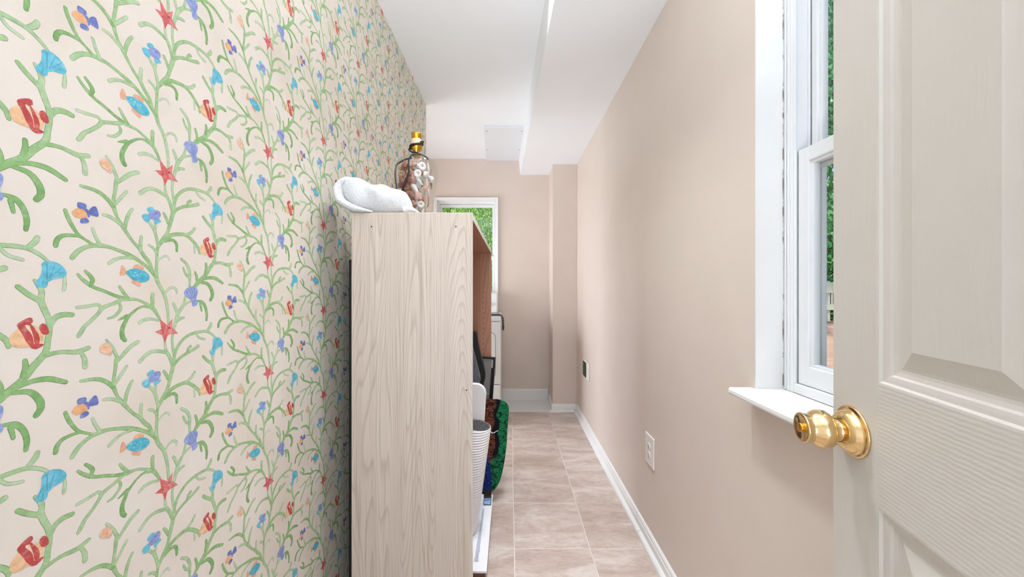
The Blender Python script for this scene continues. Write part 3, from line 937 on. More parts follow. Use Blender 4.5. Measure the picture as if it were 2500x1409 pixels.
M_door = door_material('door_paint_upright_grain', False)
M_doorh = door_material('door_paint_crosswise_grain', True)
DA = R(13.2)
door = tag(empty('door_1', (.4672, .519, 0), (0, 0, math.atan2(-math.cos(DA), -math.sin(DA)))), 'open greige six panel door with brass knob', 'door', kind='structure')
DW, DT = .61, .035
sx = [0, .090, .271, .339, .520, .610]
zr = [.012, .235, .872, 1.0215, 1.66, 1.765, 1.925, 2.035]
for x0, x1 in ((0, .083), (.527, .610)):
    MB().box((x0, 0, zr[0]), (x1, DT, zr[7]), .0015).build('stile', M_door, door)
for z0, z1 in ((zr[0], zr[1]), (zr[2], zr[3]), (zr[4], zr[5]), (zr[6], zr[7])):
    MB().box((.0831, 0, z0), (.5269, DT, z1)).build('rail', M_doorh, door)
for z0, z1 in ((zr[1], zr[2]), (zr[3], zr[4]), (zr[5], zr[6])):
    MB().box((.264, 0, z0 + .0001), (.346, DT, z1 - .0001)).build('mullion', M_door, door)
LOOPS = [(0, .0), (.0025, .0004), (.0045, .0035), (.0085, .0040), (.0125, .0048), (.0145, .0075), (.019, .0088), (.0225, .0092), (.026, .0085), (.044, .0030), (.046, .0022)]


def door_panel(x0, x1, z0, z1):
    vs, fs = [], []
    for side in (0, 1):
        base = len(vs)
        for ins, dep in LOOPS:
            y = dep if side == 0 else DT - dep
            vs.extend([(x0 + ins, y, z0 + ins), (x1 - ins, y, z0 + ins), (x1 - ins, y, z1 - ins), (x0 + ins, y, z1 - ins)])
        for k in range(len(LOOPS) - 1):
            for i in range(4):
                q = base + 4 * k
                f = (q + i, q + (i + 1) % 4, q + 4 + (i + 1) % 4, q + 4 + i)
                fs.append(f if side == 0 else f[::-1])
        q = base + 4 * (len(LOOPS) - 1)
        f = (q, q + 1, q + 2, q + 3)
        fs.append(f if side == 0 else f[::-1])
    pymesh('panel', vs, fs, M_door, door)


for x0, x1 in ((.083, .264), (.346, .527)):
    for z0, z1 in ((zr[1], zr[2]), (zr[3], zr[4]), (zr[5], zr[6])):
        door_panel(x0, x1, z0, z1)

M_brass = paint('polished_brass', (228, 196, 142), .13, .06, 9, metal=1.0)
M_brassd = paint('dull_brass', (205, 150, 60), .28, .1, 20, metal=1.0)
for side in (0, 1):
    Mk = Matrix.Translation((.041, 0 if side == 0 else DT, .947)) @ (Matrix.Rotation(R(90), 4, 'X') if side == 0 else Matrix.Rotation(R(-90), 4, 'X'))
    if side:
        break
    k = empty('knob', (0, 0, 0), parent=door)
    tag(k, 'polished brass door knob')
    f = .80
    rose = [(0, 0), (.0322, 0), (.0335, .0012), (.0335, .0030), (.0318, .0046), (.0298, .0044), (.0284, .0052), (.0274, .0085), (.0256, .0130), (.0225, .0175), (.0185, .0205), (.0150, .0225)]
    MB().lathe([(r, h * f) for r, h in rose], 56, Mk).build('rose', M_brass, k, True)
    neck = [(.0148, .0215), (.0140, .024), (.0136, .028), (.0138, .031), (.0150, .0325)]
    MB().lathe([(r, h * f) for r, h in neck], 48, Mk).build('neck', M_brass, k, True)
    body = [(.0, .032), (.0150, .032), (.0185, .0328), (.0222, .0355), (.0246, .040), (.0254, .045), (.0248, .051), (.0228, .056), (.0205, .060), (.0190, .0635), (.0187, .067), (.0193, .070), (.0200, .0725), (.0196, .0745), (.0178, .0755), (.0150, .0745), (.0100, .0732), (.0, .0728)]
    MB().lathe([(r, h * f) for r, h in body], 56, Mk).build('grip', M_brass, k, True)
    MB().lathe([(.0062, .0725 * f), (.0062, .0765 * f), (.0055, .0775 * f), (0, .0775 * f)], 24, Mk).build('lock_button', M_brassd, k, True)
for z in (.25, 1.05, 1.85):
    MB().tube([(.612, .003, z - .045), (.612, .003, z + .045)], .006, 12).build('hinge', M_brassd, door, True)

# ------------------------------------------------------------------ ceiling access panel
ap = tag(empty('access_panel', (-.06, 3.2, ZC)), 'white screwed down access panel on the ceiling above the far wall', 'access panel')
z0 = -.021
pv = [(-.205, 2.853), (.117, 2.853), (.100, YF - .002), (-.233, YF - .002)]
mb = MB()
mb.prism([(x + .06, y - 3.2) for x, y in pv], 2, z0, -.0005)
mb.build('board', paint('panel_paint', (230, 231, 233), .5, .01, 6), ap)
for x, y in ((-.185, 2.905), (.098, 2.905), (-.205, 3.30), (.085, 3.30)):
    MB().lathe([(0, 0), (.0045, 0), (.0045, .0012), (.002, .0022), (0, .0022)], 16, Matrix.Translation((x + .06, y - 3.2, z0)) @ Matrix.Rotation(R(180), 4, 'X')).build('screw', M_screw, ap, True)

# ------------------------------------------------------------------ outlets
o = tag(empty('wall_outlet', (XR, 1.571, .424)), 'white wall outlet on the beige wall nearest the door', 'outlet')
MB().box((-.007, -.046, -.066), (-.0003, .046, .066), .0025).build('cover_plate', M_plate, o)
for dz in (-.019, .019):
    mb = MB()
    mb.lathe([(0, 0), (.0165, 0), (.0165, .0012), (.0155, .002), (0, .002)], 32, Matrix.Translation((-.007, 0, dz)) @ Matrix.Rotation(R(-90), 4, 'Y') @ Matrix.Scale(.85, 4, (1, 0, 0)))
    rc = mb.build('receptacle', M_plate, o, True)
    for dy in (-.006, .006):
        MB().box((-.0094, dy - .0012, dz - .001), (-.0088, dy + .0012, dz + .008)).build('slot', M_grey, rc)
    MB().lathe([(0, 0), (.0026, 0), (0, .0004)], 12, Matrix.Translation((-.0091, 0, dz - .008)) @ Matrix.Rotation(R(-90), 4, 'Y')).build('slot', M_grey, rc)
MB().lathe([(0, 0), (.0032, 0), (.0025, .0015), (0, .0018)], 16, Matrix.Translation((-.007, 0, 0)) @ Matrix.Rotation(R(-90), 4, 'Y')).build('screw', M_plate, o, True)

o = tag(empty('appliance_outlet', (XR, 2.86, .478)), 'square outlet box with black socket low on the wall near the column', 'outlet')
MB().box((-.012, -.100, -.070), (-.0003, .085, .070), .003).build('cover_plate', M_plate, o)
MB().box((-.0185, -.022, -.058), (-.0122, .080, .058), .003).build('socket', M_black, o)
for dy, dz in ((.012, .018), (.046, .018), (.029, -.02)):
    MB().box((-.0205, dy - .003, dz - .012), (-.0186, dy + .003, dz + .012), .0008).build('slot', M_grey, o)
MB().box((-.0136, -.078, -.03), (-.0121, -.045, .03), .0006).build('switch_rocker', M_enamel, o)


# ------------------------------------------------------------------ the bookcase
def oak(name, c0, c1, c2, rough=.45, horizontal=False):
    n = N(name)
    v = n.coords((1, 1, 1))
    sep = n.new('ShaderNodeSeparateXYZ')
    n.link(v, sep.inputs[0])
    mp = n.new('ShaderNodeMapping')
    mp.inputs['Scale'].default_value = (1, 1, .075)
    n.link(v, mp.inputs['Vector'])
    dis = n.new('ShaderNodeTexNoise', Scale=6.0, Detail=2.5, Roughness=.42)
    n.link(mp.outputs[0], dis.inputs['Vector'])
    # cathedral grain: contour lines of a stretched noise field
    mul = n.new('ShaderNodeMath', operation='MULTIPLY')
    n.link(dis.outputs['Fac'], mul.inputs[0])
    mul.inputs[1].default_value = 50.0
    fr = n.new('ShaderNodeMath', operation='FRACT')
    n.link(mul.outputs[0], fr.inputs[0])
    ring = n.ramp(fr.outputs[0], [(0, (0, 0, 0, 1)), (.6, (.12, .12, .12, 1)), (.88, (1, 1, 1, 1)), (1, (0, 0, 0, 1))])
    mp2 = n.new('ShaderNodeMapping')
    mp2.inputs['Scale'].default_value = (1, 1, .012)
    n.link(v, mp2.inputs['Vector'])
    pore = n.new('ShaderNodeTexNoise', Scale=330.0, Detail=3.0, Roughness=.7)
    n.link(mp2.outputs[0], pore.inputs['Vector'])
    streak = n.new('ShaderNodeTexNoise', Scale=45.0, Detail=3.0)
    n.link(mp2.outputs[0], streak.inputs['Vector'])
    base = n.ramp(streak.outputs['Fac'], [(.3, lin(c1)), (.65, lin(c0))])
    rm = n.new('ShaderNodeMath', operation='MULTIPLY')
    sepc = n.new('ShaderNodeSeparateColor')
    n.link(ring, sepc.inputs[0])
    n.link(sepc.outputs[0], rm.inputs[0])
    rm.inputs[1].default_value = .5
    c = n.mix(rm.outputs[0], base, lin(c2))
    pm = n.ramp(pore.outputs['Fac'], [(.36, (.55, .55, .55, 1)), (.46, (0, 0, 0, 1))])
    n.link(n.mix(pm, c, lin(c2)), n.b.inputs['Base Color'])
    n.b.inputs['Roughness'].default_value = rough
    n.bump(pore.outputs['Fac'], .05, .002)
    return n.m


M_oakw = oak('limed_oak', (202, 187, 172), (191, 175, 160), (154, 136, 122))
M_oakr = oak('warm_oak', (196, 144, 114), (184, 130, 102), (138, 92, 70), .5)
M_edge = paint('pale_edge_band', (226, 220, 212), .4, .03, 20)
CX0, CX1, CY0, CY1, CZ = -.484, -.1141, 1.10, 2.255, 1.367
PT = .019
case = tag(empty('bookcase', ((CX0 + CX1) / 2, (CY0 + CY1) / 2, 0)), 'tall limed oak bookcase seen from its side against the papered wall', 'bookcase')
cb = case.location


def cbox(name, lo, hi, mats, bev=.0008):
    """panel of the bookcase; mats picks a material per face direction"""
    mb = MB().box(Vector(lo) - cb, Vector(hi) - cb, bev, 1)
    o = mb.build(name, [M_oakw, M_oakr, M_edge], case)
    for f in o.data.polygons:
        n = f.normal
        d = max(range(3), key=lambda i: abs(n[i]))
        f.material_index = mats[(d, 1 if n[d] > 0 else -1)]
    return o


ALLW = {(i, s): 0 for i in range(3) for s in (-1, 1)}
near = cbox('side_panel', (CX0, CY0, 0), (CX1, CY0 + PT, CZ), {**ALLW, (1, 1): 1, (0, 1): 2})
far = cbox('side_panel', (CX0, CY1 - PT, 0), (CX1, CY1, CZ), {**ALLW, (1, -1): 1, (0, 1): 1})
cbox('top_panel', (CX0, CY0 + PT + .0002, CZ - PT), (CX1, CY1 - PT - .0002, CZ), {**ALLW, (2, -1): 1, (0, 1): 2})
cbox('back_panel', (CX0 + .001, CY0 + PT + .0002, .02), (CX0 + .007, CY1 - PT - .0002, CZ - PT - .0002), {**ALLW, (0, 1): 1})
cbox('bottom_panel', (CX0 + .0072, CY0 + PT + .0002, .02), (CX1 - .01, CY1 - PT - .0002, .038), {**ALLW, (2, 1): 1, (0, 1): 1})
M_hole = paint('pin_hole_dark', (52, 30, 22), .9, .05, 10)
hole_me = None
for col_x in (-.163, -.435):
    for k in range(23):
        z = .40 + .032 * k
        if hole_me is None:
            hb = MB().lathe([(0, 0), (.0028, 0), (.0028, .0006), (0, .0006)], 10, Matrix.Rotation(R(90), 4, 'X'))
            h = hb.build('pin_hole', M_hole, case)
            hole_me = h.data
        else:
            h = link_mesh('pin_hole', hole_me, M_hole, case)
        h.location = Vector((col_x, CY1 - PT, z)) - cb
for x, z in ((-.4227, 1.324), (-.1643, 1.324), (-.1317, .823)):
    MB().lathe([(0, 0), (.0024, 0), (.0022, .0006), (.001, .0002), (0, .0002)], 14, Matrix.Translation(Vector((x, CY0, z)) - cb) @ Matrix.Rotation(R(90), 4, 'X')).build('screw', M_screw, case, True)

bb = tag(MB().box((-.560, 1.25, 0), (-.544, 2.20, 1.235), .003).build('black_board', M_black), 'black board standing in the gap between bookcase and papered wall', 'board')

# ------------------------------------------------------------------ things in the bookcase
M_brownbox = oak('dark_brown_crate_wood', (120, 84, 66), (104, 70, 54), (66, 42, 32), .6)
M_whitebox = paint('white_card', (242, 242, 244), .45, .02, 12, .05, 60)
bx0 = tag(empty('storage_crate', (-.24, 1.5, .0382)), 'low brown crate with white lid on the bookcase floor', 'crate')
bl = bx0.location
mb = MB()
mb.box(Vector((-.40, 1.30, .0382)) - bl, Vector((-.090, 1.76, .1105)) - bl, .002)
mb.build('crate_body', M_brownbox, bx0)
for z in (.052, .066, .080, .094):
    MB().box(Vector((-.395, 1.2975, z)) - bl, Vector((-.0875, 1.302, z + .009)) - bl, .001).build('slat', M_brownbox, bx0)
MB().box(Vector((-.405, 1.288, .1107)) - bl, Vector((-.082, 1.765, .1205)) - bl, .002).build('lid', M_whitebox, bx0)


def film_material():
    n = N('clear_plastic_film')
    n.b.inputs['Base Color'].default_value = lin((206, 216, 232))
    n.b.inputs['Roughness'].default_value = .12
    v = n.coords()
    t = n.new('ShaderNodeTexNoise', Scale=60.0, Detail=3.0)
    n.link(v, t.inputs['Vector'])
    n.bump(t.outputs['Fac'], .5, .004)
    tr = n.new('ShaderNodeBsdfTransparent')
    mx = n.new('ShaderNodeMixShader')
    mx.inputs[0].default_value = .4
    n.link(tr.outputs[0], mx.inputs[1])
    n.link(n.b.outputs[0], mx.inputs[2])
    n.link(mx.outputs[0], n.t.nodes['Material Output'].inputs[0])
    return n.m


# crumpled clear film lying on the lid
rnd = random.Random(4)
vs, fs = [], []
nx_, ny_ = 12, 40
for j in range(ny_ + 1):
    for i in range(nx_ + 1):
        y = 1.33 + .31 * j / ny_
        x = -.131 + .016 * i / nx_ * (1 - .5 * j / ny_) + .008 * j / ny_ + .0015 * mnoise.noise(Vector((i * .3, j * .4, 2)))
        z = .1222 + .010 * abs(mnoise.noise(Vector((x * 90, y * 60, 1)))) + .003 * abs(mnoise.noise(Vector((x * 300, y * 200, 3))))
        vs.append((x, y, z))
for j in range(ny_):
    for i in range(nx_):
        q = j * (nx_ + 1) + i
        fs.append((q, q + 1, q + nx_ + 2, q + nx_ + 1))
film = pymesh('plastic_film', vs, fs, film_material(), None, True)
film.modifiers.new('thickness', 'SOLIDIFY').thickness = .0004
tag(film, 'crumpled clear plastic film lying on the white crate lid', 'plastic film')

M_blue = paint('blue_card', (112, 158, 208), .4, .05, 20)
sb = tag(empty('small_box', (-.103, 1.70, .1207)), 'small blue and black box on the crate lid under the green mat', 'box')
MB().box((-.017, -.026, .0), (.017, .026, .044), .001).build('box_body', M_blue, sb)
MB().box((-.0175, -.0268, .034), (.0175, .0268, .0450), .001).build('box_top', M_black, sb)
MB().box((-.0175, -.0265, .0003), (.0175, .0265, .0035), .0005).build('bottom_edge', M_black, sb)
fc = bpy.data.curves.new('lettering', 'FONT')
fc.body = 'MZ'
fc.size = .019
fc.extrude = .0003
fc.align_x = 'CENTER'
fo = bpy.data.objects.new('lettering_curve', fc)
COL.objects.link(fo)
bpy.context.view_layer.update()
tm = bpy.data.meshes.new_from_object(fo.evaluated_get(bpy.context.evaluated_depsgraph_get()))
bpy.data.objects.remove(fo)
tm.materials.clear()
link_mesh('lettering', tm, M_whitebox, sb, (-.001, -.0266, .006), (R(90), 0, 0))


# rolled rug: white ribbed backing outside, grey pile inside
def rib_material():
    n = N('white_ribbed_backing')
    v = n.coords()
    w = n.new('ShaderNodeTexWave', Scale=30.0, Distortion=.4, Detail=1.0)
    w.wave_type = 'BANDS'
    w.bands_direction = 'Z'
    n.link(v, w.inputs['Vector'])
    n.link(n.ramp(w.outputs['Fac'], [(.0, lin((214, 214, 212))), (.4, lin((246, 246, 245)))]), n.b.inputs['Base Color'])
    n.b.inputs['Roughness'].default_value = .8
    n.bump(w.outputs['Fac'], .6, .003)
    return n.m


M_rib = rib_material()
M_pile = paint('grey_pile', (146, 143, 140), .95, .5, 160)
pT, pB = Vector((-.1365, 1.50, .560)), Vector((-.196, 1.50, .1290))
ax = (pT - pB)
Lr = ax.length
Mr = Matrix.Translation(pB) @ Vector((0, 0, 1)).rotation_difference(ax.normalized()).to_matrix().to_4x4()
rug = tag(empty('rolled_rug', pB), 'rolled rug with white ribbed back and grey pile leaning in the bookcase', 'rug')
Mloc = Mr.copy()
Mloc.translation = (0, 0, 0)
rr = .060
MB().lathe([(rr - .005, .012), (rr - .004, .003), (rr - .0015, .0005), (rr, .004), (rr, Lr - .003), (rr - .001, Lr), (rr - .003, Lr + .0005), (rr - .005, Lr - .002), (rr - .005, .012)], 56, Mloc).build('backing', M_rib, rug, True)
vs, fs = [], []
rp = random.Random(2)
for k in range(9000):
    a = rp.uniform(0, 6.283)
    r_ = (rr - .005) * math.sqrt(rp.random())
    b0 = Vector((r_ * math.cos(a), r_ * math.sin(a), Lr - rp.uniform(.004, .012)))
    tip = b0 + Vector((rp.uniform(-.005, .005), rp.uniform(-.005, .005), rp.uniform(.008, .018)))
    side = Vector((rp.uniform(-1, 1), rp.uniform(-1, 1), 0)).normalized() * .0007
    q = len(vs)
    vs += [Mloc @ (b0 - side), Mloc @ (b0 + side), Mloc @ tip]
    fs.append((q, q + 1, q + 2))
tag(pymesh('pile', vs, fs, M_pile, rug), 'grey shaggy pile', kind='stuff')
MB().lathe([(0, 0), (rr - .006, 0), (rr - .006, Lr - .021), (0, Lr - .021)], 30, Mloc @ Matrix.Translation((0, 0, .012))).build('pile_core', M_pile, rug)
thr = [Mloc @ Vector((rr * .95 + a, -.03 + b, Lr + c)) for a, b, c in ((0, 0, 0), (.008, -.003, -.008), (.018, -.004, -.006), (.028, -.003, .002), (.034, -.003, .004))]
MB().tube(spline(thr, 5), .0011, 6).build('loose_thread', M_rib, rug, True)

# white board with a rounded corner
M_whiteb = paint('white_melamine', (240, 238, 235), .4, .01, 10)
pts = [(-.25, 0), (0, 0)]
for k in range(11):
    a = R(90 * k / 10)
    pts.append((-.046 + .046 * math.cos(a), .536 + .046 * math.sin(a)))
for k in range(7):
    a = R(90 + 90 * k / 6)
    pts.append((-.204 + .046 * math.cos(a), .536 + .046 * math.sin(a)))
mb = MB().prism(pts, 1, -.009, .009)
bo = mb.build('rounded_board', M_whiteb, None, False, (-.139, 1.62, .1215), (0, R(3.6), 0))
bo.modifiers.new('soft_edge', 'BEVEL').width = .004
tag(bo, 'white board with rounded top standing behind the rolled rug', 'board')


# mat with a tree picture
def mat_material():
    n = N('patterned_pile_mat')
    v = n.coords()
    sep = n.new('ShaderNodeSeparateXYZ')
    wob = n.new('ShaderNodeTexNoise', Scale=16.0, Detail=3.0)
    n.link(v, wob.inputs['Vector'])
    n.link(v, sep.inputs[0])

    def add(a, bval, k):
        m = n.new('ShaderNodeMath', operation='MULTIPLY_ADD')
        n.link(bval, m.inputs[0])
        m.inputs[1].default_value = k
        n.link(a, m.inputs[2])
        return m.outputs[0]
    xx = add(sep.outputs[0], wob.outputs['Fac'], .06)
    zz = add(sep.outputs[2], wob.outputs['Fac'], .16)
    vor = n.new('ShaderNodeTexVoronoi', Scale=24.0, feature='DISTANCE_TO_EDGE')
    w2 = n.new('ShaderNodeTexNoise', Scale=30.0, Detail=4.0)
    n.link(v, w2.inputs['Vector'])
    sc2 = n.new('ShaderNodeVectorMath', operation='SCALE')
    n.link(w2.outputs['Color'], sc2.inputs[0])
    sc2.inputs['Scale'].default_value = .06
    ad2 = n.new('ShaderNodeVectorMath', operation='ADD')
    n.link(v, ad2.inputs[0])
    n.link(sc2.outputs[0], ad2.inputs[1])
    mp2 = n.new('ShaderNodeMapping')
    mp2.inputs['Scale'].default_value = (.7, 1, 1.6)
    mp2.inputs['Rotation'].default_value = (0, R(25), 0)
    n.link(ad2.outputs[0], mp2.inputs['Vector'])
    n.link(mp2.outputs[0], vor.inputs['Vector'])
    fine = n.new('ShaderNodeTexNoise', Scale=190.0, Detail=2.0)
    n.link(v, fine.inputs['Vector'])

    def step(val, lo, hi):
        mr = n.new('ShaderNodeMapRange')
        mr.inputs['From Min'].default_value = lo
        mr.inputs['From Max'].default_value = hi
        n.link(val, mr.inputs['Value'])
        return mr.outputs[0]
    green = n.ramp(fine.outputs['Fac'], [(.25, lin((10, 84, 52))), (.55, lin((26, 128, 80))), (.8, lin((70, 168, 118)))])
    brown = n.ramp(fine.outputs['Fac'], [(.3, lin((66, 34, 26))), (.6, lin((130, 74, 52))), (.85, lin((164, 106, 80)))])
    blue = n.ramp(fine.outputs['Fac'], [(.3, lin((12, 24, 74))), (.6, lin((30, 58, 130))), (.88, lin((110, 140, 200)))])
    black = lin((20, 22, 28))
    lines = step(vor.outputs['Distance'], .005, .10)
    green = n.mix(lines, black, green)
    brown = n.mix(lines, black, brown)
    # trunk on the left, leaves on the right, dark outline between, blue low down
    c = n.mix(step(xx, -.050, -.046), brown, black)
    c = n.mix(step(xx, -.028, -.022), c, green)
    low = n.mix(step(xx, -.068, -.060), blue, green)
    c = n.mix(step(zz, .36, .30), c, low)
    n.link(c, n.b.inputs['Base Color'])
    n.b.inputs['Roughness'].default_value = .95
    n.b.inputs['Specular IOR Level'].default_value = .2
    n.bump(fine.outputs['Fac'], .9, .006)
    return n.m


M_mat = mat_material()
outl = [(-.36, .04), (-.20, .0385), (-.135, .0395), (-.1115, .043), (-.093, .058), (-.072, .078), (-.048, .125), (-.030, .20), (-.016, .30), (-.010, .40), (-.004, .48), (-.006, .505), (-.022, .528), (-.055, .541), (-.10, .5435), (-.36, .54)]
sm = spline(outl, 5)
mb = MB()
mb.prism([tuple(p) for p in sm], 1, -.014, .014)
mt = mb.build('patterned_mat', M_mat, None, False, (0, 1.90, 0))
bmm = bmesh.new()
bmm.from_mesh(mt.data)
bmesh.ops.bevel(bmm, geom=[e for e in bmm.edges if abs(e.verts[0].co.y - e.verts[1].co.y) < 1e-5], offset=.008, segments=3, affect='EDGES')
bmm.to_mesh(mt.data)
bmm.free()
tag(mt, 'thick green, brown and blue picture mat sticking out of the bookcase', 'mat')

# padded grey seat back with a black rim
M_felt = paint('grey_felt', (112, 116, 122), .95, .25, 140, .5, 300)
M_blk2 = paint('black_vinyl_rim', (14, 14, 16), .42, .1, 20)
ol = [at(x, y, 2.02) for x, y in ((1150, 811), (1160, 811), (1164, 814), (1167, 835), (1173, 864), (1180, 892), (1184, 912), (1184, 925), (1180, 942), (1174, 990), (1170, 1040), (1168, 1100))]
rim = [(p.x, p.z) for p in ol]
il = [at(x, y, 2.02) for x, y in ((1140, 822), (1149, 824), (1153, 836), (1156, 850), (1162, 872), (1169, 900), (1173, 917), (1173, 930), (1168, 950), (1163, 990), (1160, 1040), (1158, 1095))]
inn = [(p.x, p.z) for p in il]
ch = tag(empty('seat_back', (-.28, 2.02, .0385)), 'grey felt seat back with black rim leaning inside the bookcase', 'seat back')
cl = Vector((-.28, 2.02, .0385))
smr = [tuple(p) for p in spline(rim, 4)]
smi = [tuple(p) for p in spline(inn, 4)]
mb = MB()
mb.prism([(x + .28, z - .0385) for x, z in [(-.42, .0385), (-.42, rim[0][1])] + smr + [(smr[-1][0] - .01, .0385)]], 1, .0, .045)
mb.build('rim', M_blk2, ch)
mb = MB()
mb.prism([(x + .28, z - .0385) for x, z in [(-.40, .06), (-.40, inn[0][1])] + smi + [(smi[-1][0] - .01, .06)]], 1, -.012, .002)
fe = mb.build('padding', M_felt, ch)
fe.modifiers.new('soft', 'BEVEL').width = .004

# grey framed panel
M_gpan = paint('grey_panel', (140, 133, 128), .6, .05, 30)
M_lgrey = paint('light_grey_strip', (186, 182, 176), .5, .03, 20)
gp = tag(empty('framed_panel', (-.083, 2.155, .714), (0, R(4.0), 0)), 'grey panel in a thin black frame leaning behind the patterned mat', 'panel')
W_, H_ = -.33, -.674
fw = .012
MB().box((W_, 0, -fw), (0, .02, 0), .002).box((-fw, 0, H_), (0, .02, -fw), .002).box((W_, 0, H_), (W_ + fw, .02, -fw), .002).box((W_ + fw, 0, H_), (-fw, .02, H_ + fw), .002).build('frame', M_black, gp)
MB().box((W_ + fw + .0003, .006, H_ + fw + .0003), (-fw - .0003, .014, -fw - .0003)).build('backing', M_gpan, gp)
MB().box((W_ + fw + .002, .003, -fw - .006), (-fw - .004, .0059, -fw - .002), .0005).box((-fw - .010, .003, -.062), (-fw - .004, .0059, -fw - .0062), .0005).build('inner_strip', M_lgrey, gp)
MB().box((-fw - .010, .002, H_ + .1), (-fw - .0006, .0059, -.064), .001).build('clip_strip', M_black, gp)
MB().box((W_ + fw + .002, .004, -.222), (-fw - .012, .0059, -.217), .0004).build('cross_seam', M_lgrey, gp)

# ------------------------------------------------------------------ towel on the bookcase
def terry_material():
    n = N('white_terry')
    v = n.coords()
    t = n.new('ShaderNodeTexNoise', Scale=260.0, Detail=4.0, Roughness=.7)
    n.link(v, t.inputs['Vector'])
    n.link(n.ramp(t.outputs['Fac'], [(.3, lin((206, 205, 203))), (.6, lin((232, 231, 230)))]), n.b.inputs['Base Color'])
    n.b.inputs['Roughness'].default_value = .95
    n.b.inputs['Specular IOR Level'].default_value = .15
    n.bump(t.outputs['Fac'], .8, .006)
    return n.m


M_terry = terry_material()
TY = 1.185


def towel_blob(mb, rows, segs=36, flat=None):
    """rows of (x, y, zmid, ry, rz): a lumpy skin over a chain of ellipses standing across x"""
    sp = spline(rows, 7)
    rings = []
    for i, (x, y, zm, ry, rz) in enumerate(sp):
        ring = []
        for k in range(segs):
            a = 2 * math.pi * k / segs
            ca, sa = math.cos(a), math.sin(a)
            p = Vector((x, y + max(ry, .002) * math.copysign(abs(ca) ** .85, ca), zm + max(rz, .002) * math.copysign(abs(sa) ** .85, sa)))
            d = mnoise.noise(p * 24) * .009 + mnoise.noise(p * 70 + Vector((3, 1, 7))) * .0018
            q = p + Vector((0, ca, sa)) * d
            if flat is not None and q.x > CX0 - .004:
                q.z = max(q.z, flat)
            ring.append(mb.bm.verts.new(q))
        rings.append(ring)
    for a, b_ in zip(rings, rings[1:]):
        for k in range(segs):
            mb.bm.faces.new((a[k], a[(k + 1) % segs], b_[(k + 1) % segs], b_[k]))
    mb.bm.faces.new(rings[0][::-1])
    mb.bm.faces.new(rings[-1])


def tw(x, ytop, ybot, ry, dy=0.0, end=False):
    p, q = at(x, ytop, TY + dy), at(x, ybot, TY + dy)
    return (p.x, TY + dy, (p.z + q.z) / 2, ry, (p.z - q.z) / 2)


mb = MB()
towel_blob(mb, [tw(838, 466, 476, .004), tw(843, 446, 498, .044), tw(853, 435, 512, .060), tw(872, 436, 526, .070), tw(892, 444, 532, .072), tw(912, 453, 533, .068), tw(940, 455, 533, .068),
                tw(965, 464, 533, .062), tw(985, 470, 533, .054), tw(996, 478, 533, .046), tw(1002, 494, 533, .032), tw(1004, 515, 532, .006)], flat=CZ + .0008)
# the outer wrap folded over at the left end and under the roll
path = [at(858, 437, TY - .040), at(842, 441, TY - .052), at(829, 453, TY - .062), at(825, 470, TY - .070), at(832, 489, TY - .076), at(850, 503, TY - .082), at(876, 512, TY - .084), at(910, 518, TY - .080)]
sp = spline([tuple(p) for p in path], 6)
rad = np.interp(np.linspace(0, 1, len(sp)), [0, .15, .5, .8, 1], [.005, .010, .013, .012, .004])
rings = []
for i, p in enumerate(sp):
    p = Vector(p)
    t = (Vector(sp[min(i + 1, len(sp) - 1)]) - Vector(sp[max(i - 1, 0)])).normalized()
    u = Vector((0, 1, 0))
    w = t.cross(u).normalized()
    ring = []
    for k in range(16):
        a = 2 * math.pi * k / 16
        q = p + (u * math.cos(a) * 1.9 + w * math.sin(a)) * rad[i]
        q += Vector((mnoise.noise(q * 60), mnoise.noise(q * 60 + Vector((5, 5, 5))), mnoise.noise(q * 60 + Vector((9, 2, 4))))) * .0016
        if q.x > CX0 - .004:
            q.z = max(q.z, CZ + .0009)
        ring.append(mb.bm.verts.new(q))
    rings.append(ring)
for a, b_ in zip(rings, rings[1:]):
    for k in range(16):
        mb.bm.faces.new((a[k], a[(k + 1) % 16], b_[(k + 1) % 16], b_[k]))
mb.bm.faces.new(rings[0])
mb.bm.faces.new(rings[-1][::-1])
# loose corner lying flat towards the lamp
lip = spline([tuple(at(x, y, TY - .045)) for x, y in ((985, 512), (998, 508), (1010, 510), (1024, 518))], 5)
lip = [Vector((p[0], p[1], max(p[2] - .004, CZ + .004))) for p in lip]
mb.tube(lip, [.016, .014, .013, .012, .011, .010, .010, .009, .009, .008, .007, .006, .005, .004, .004, .003][:len(lip)], 12)
for v in mb.bm.verts:
    if v.co.x > CX0 - .004 and v.co.z < CZ + .0008:
        v.co.z = CZ + .0008
tw_o = mb.build('rolled_towel', M_terry, None, True)
tw_o.modifiers.new('soft', 'SUBSURF').render_levels = 1
tag(tw_o, 'rolled white terry towel lying on top of the bookcase', 'towel')

# ------------------------------------------------------------------ glass jar lamp full of shells
LY = 1.36
LX = (1017 - 1244) * LY / FPX
pxm = LY / FPX
lamp = tag(empty('jar_lamp', (LX, LY, CZ)), 'clear glass jar lamp with brass socket and black cord on the bookcase', 'lamp')


def zpix(y):
    return EYE + (700 - y) * LY / FPX - CZ


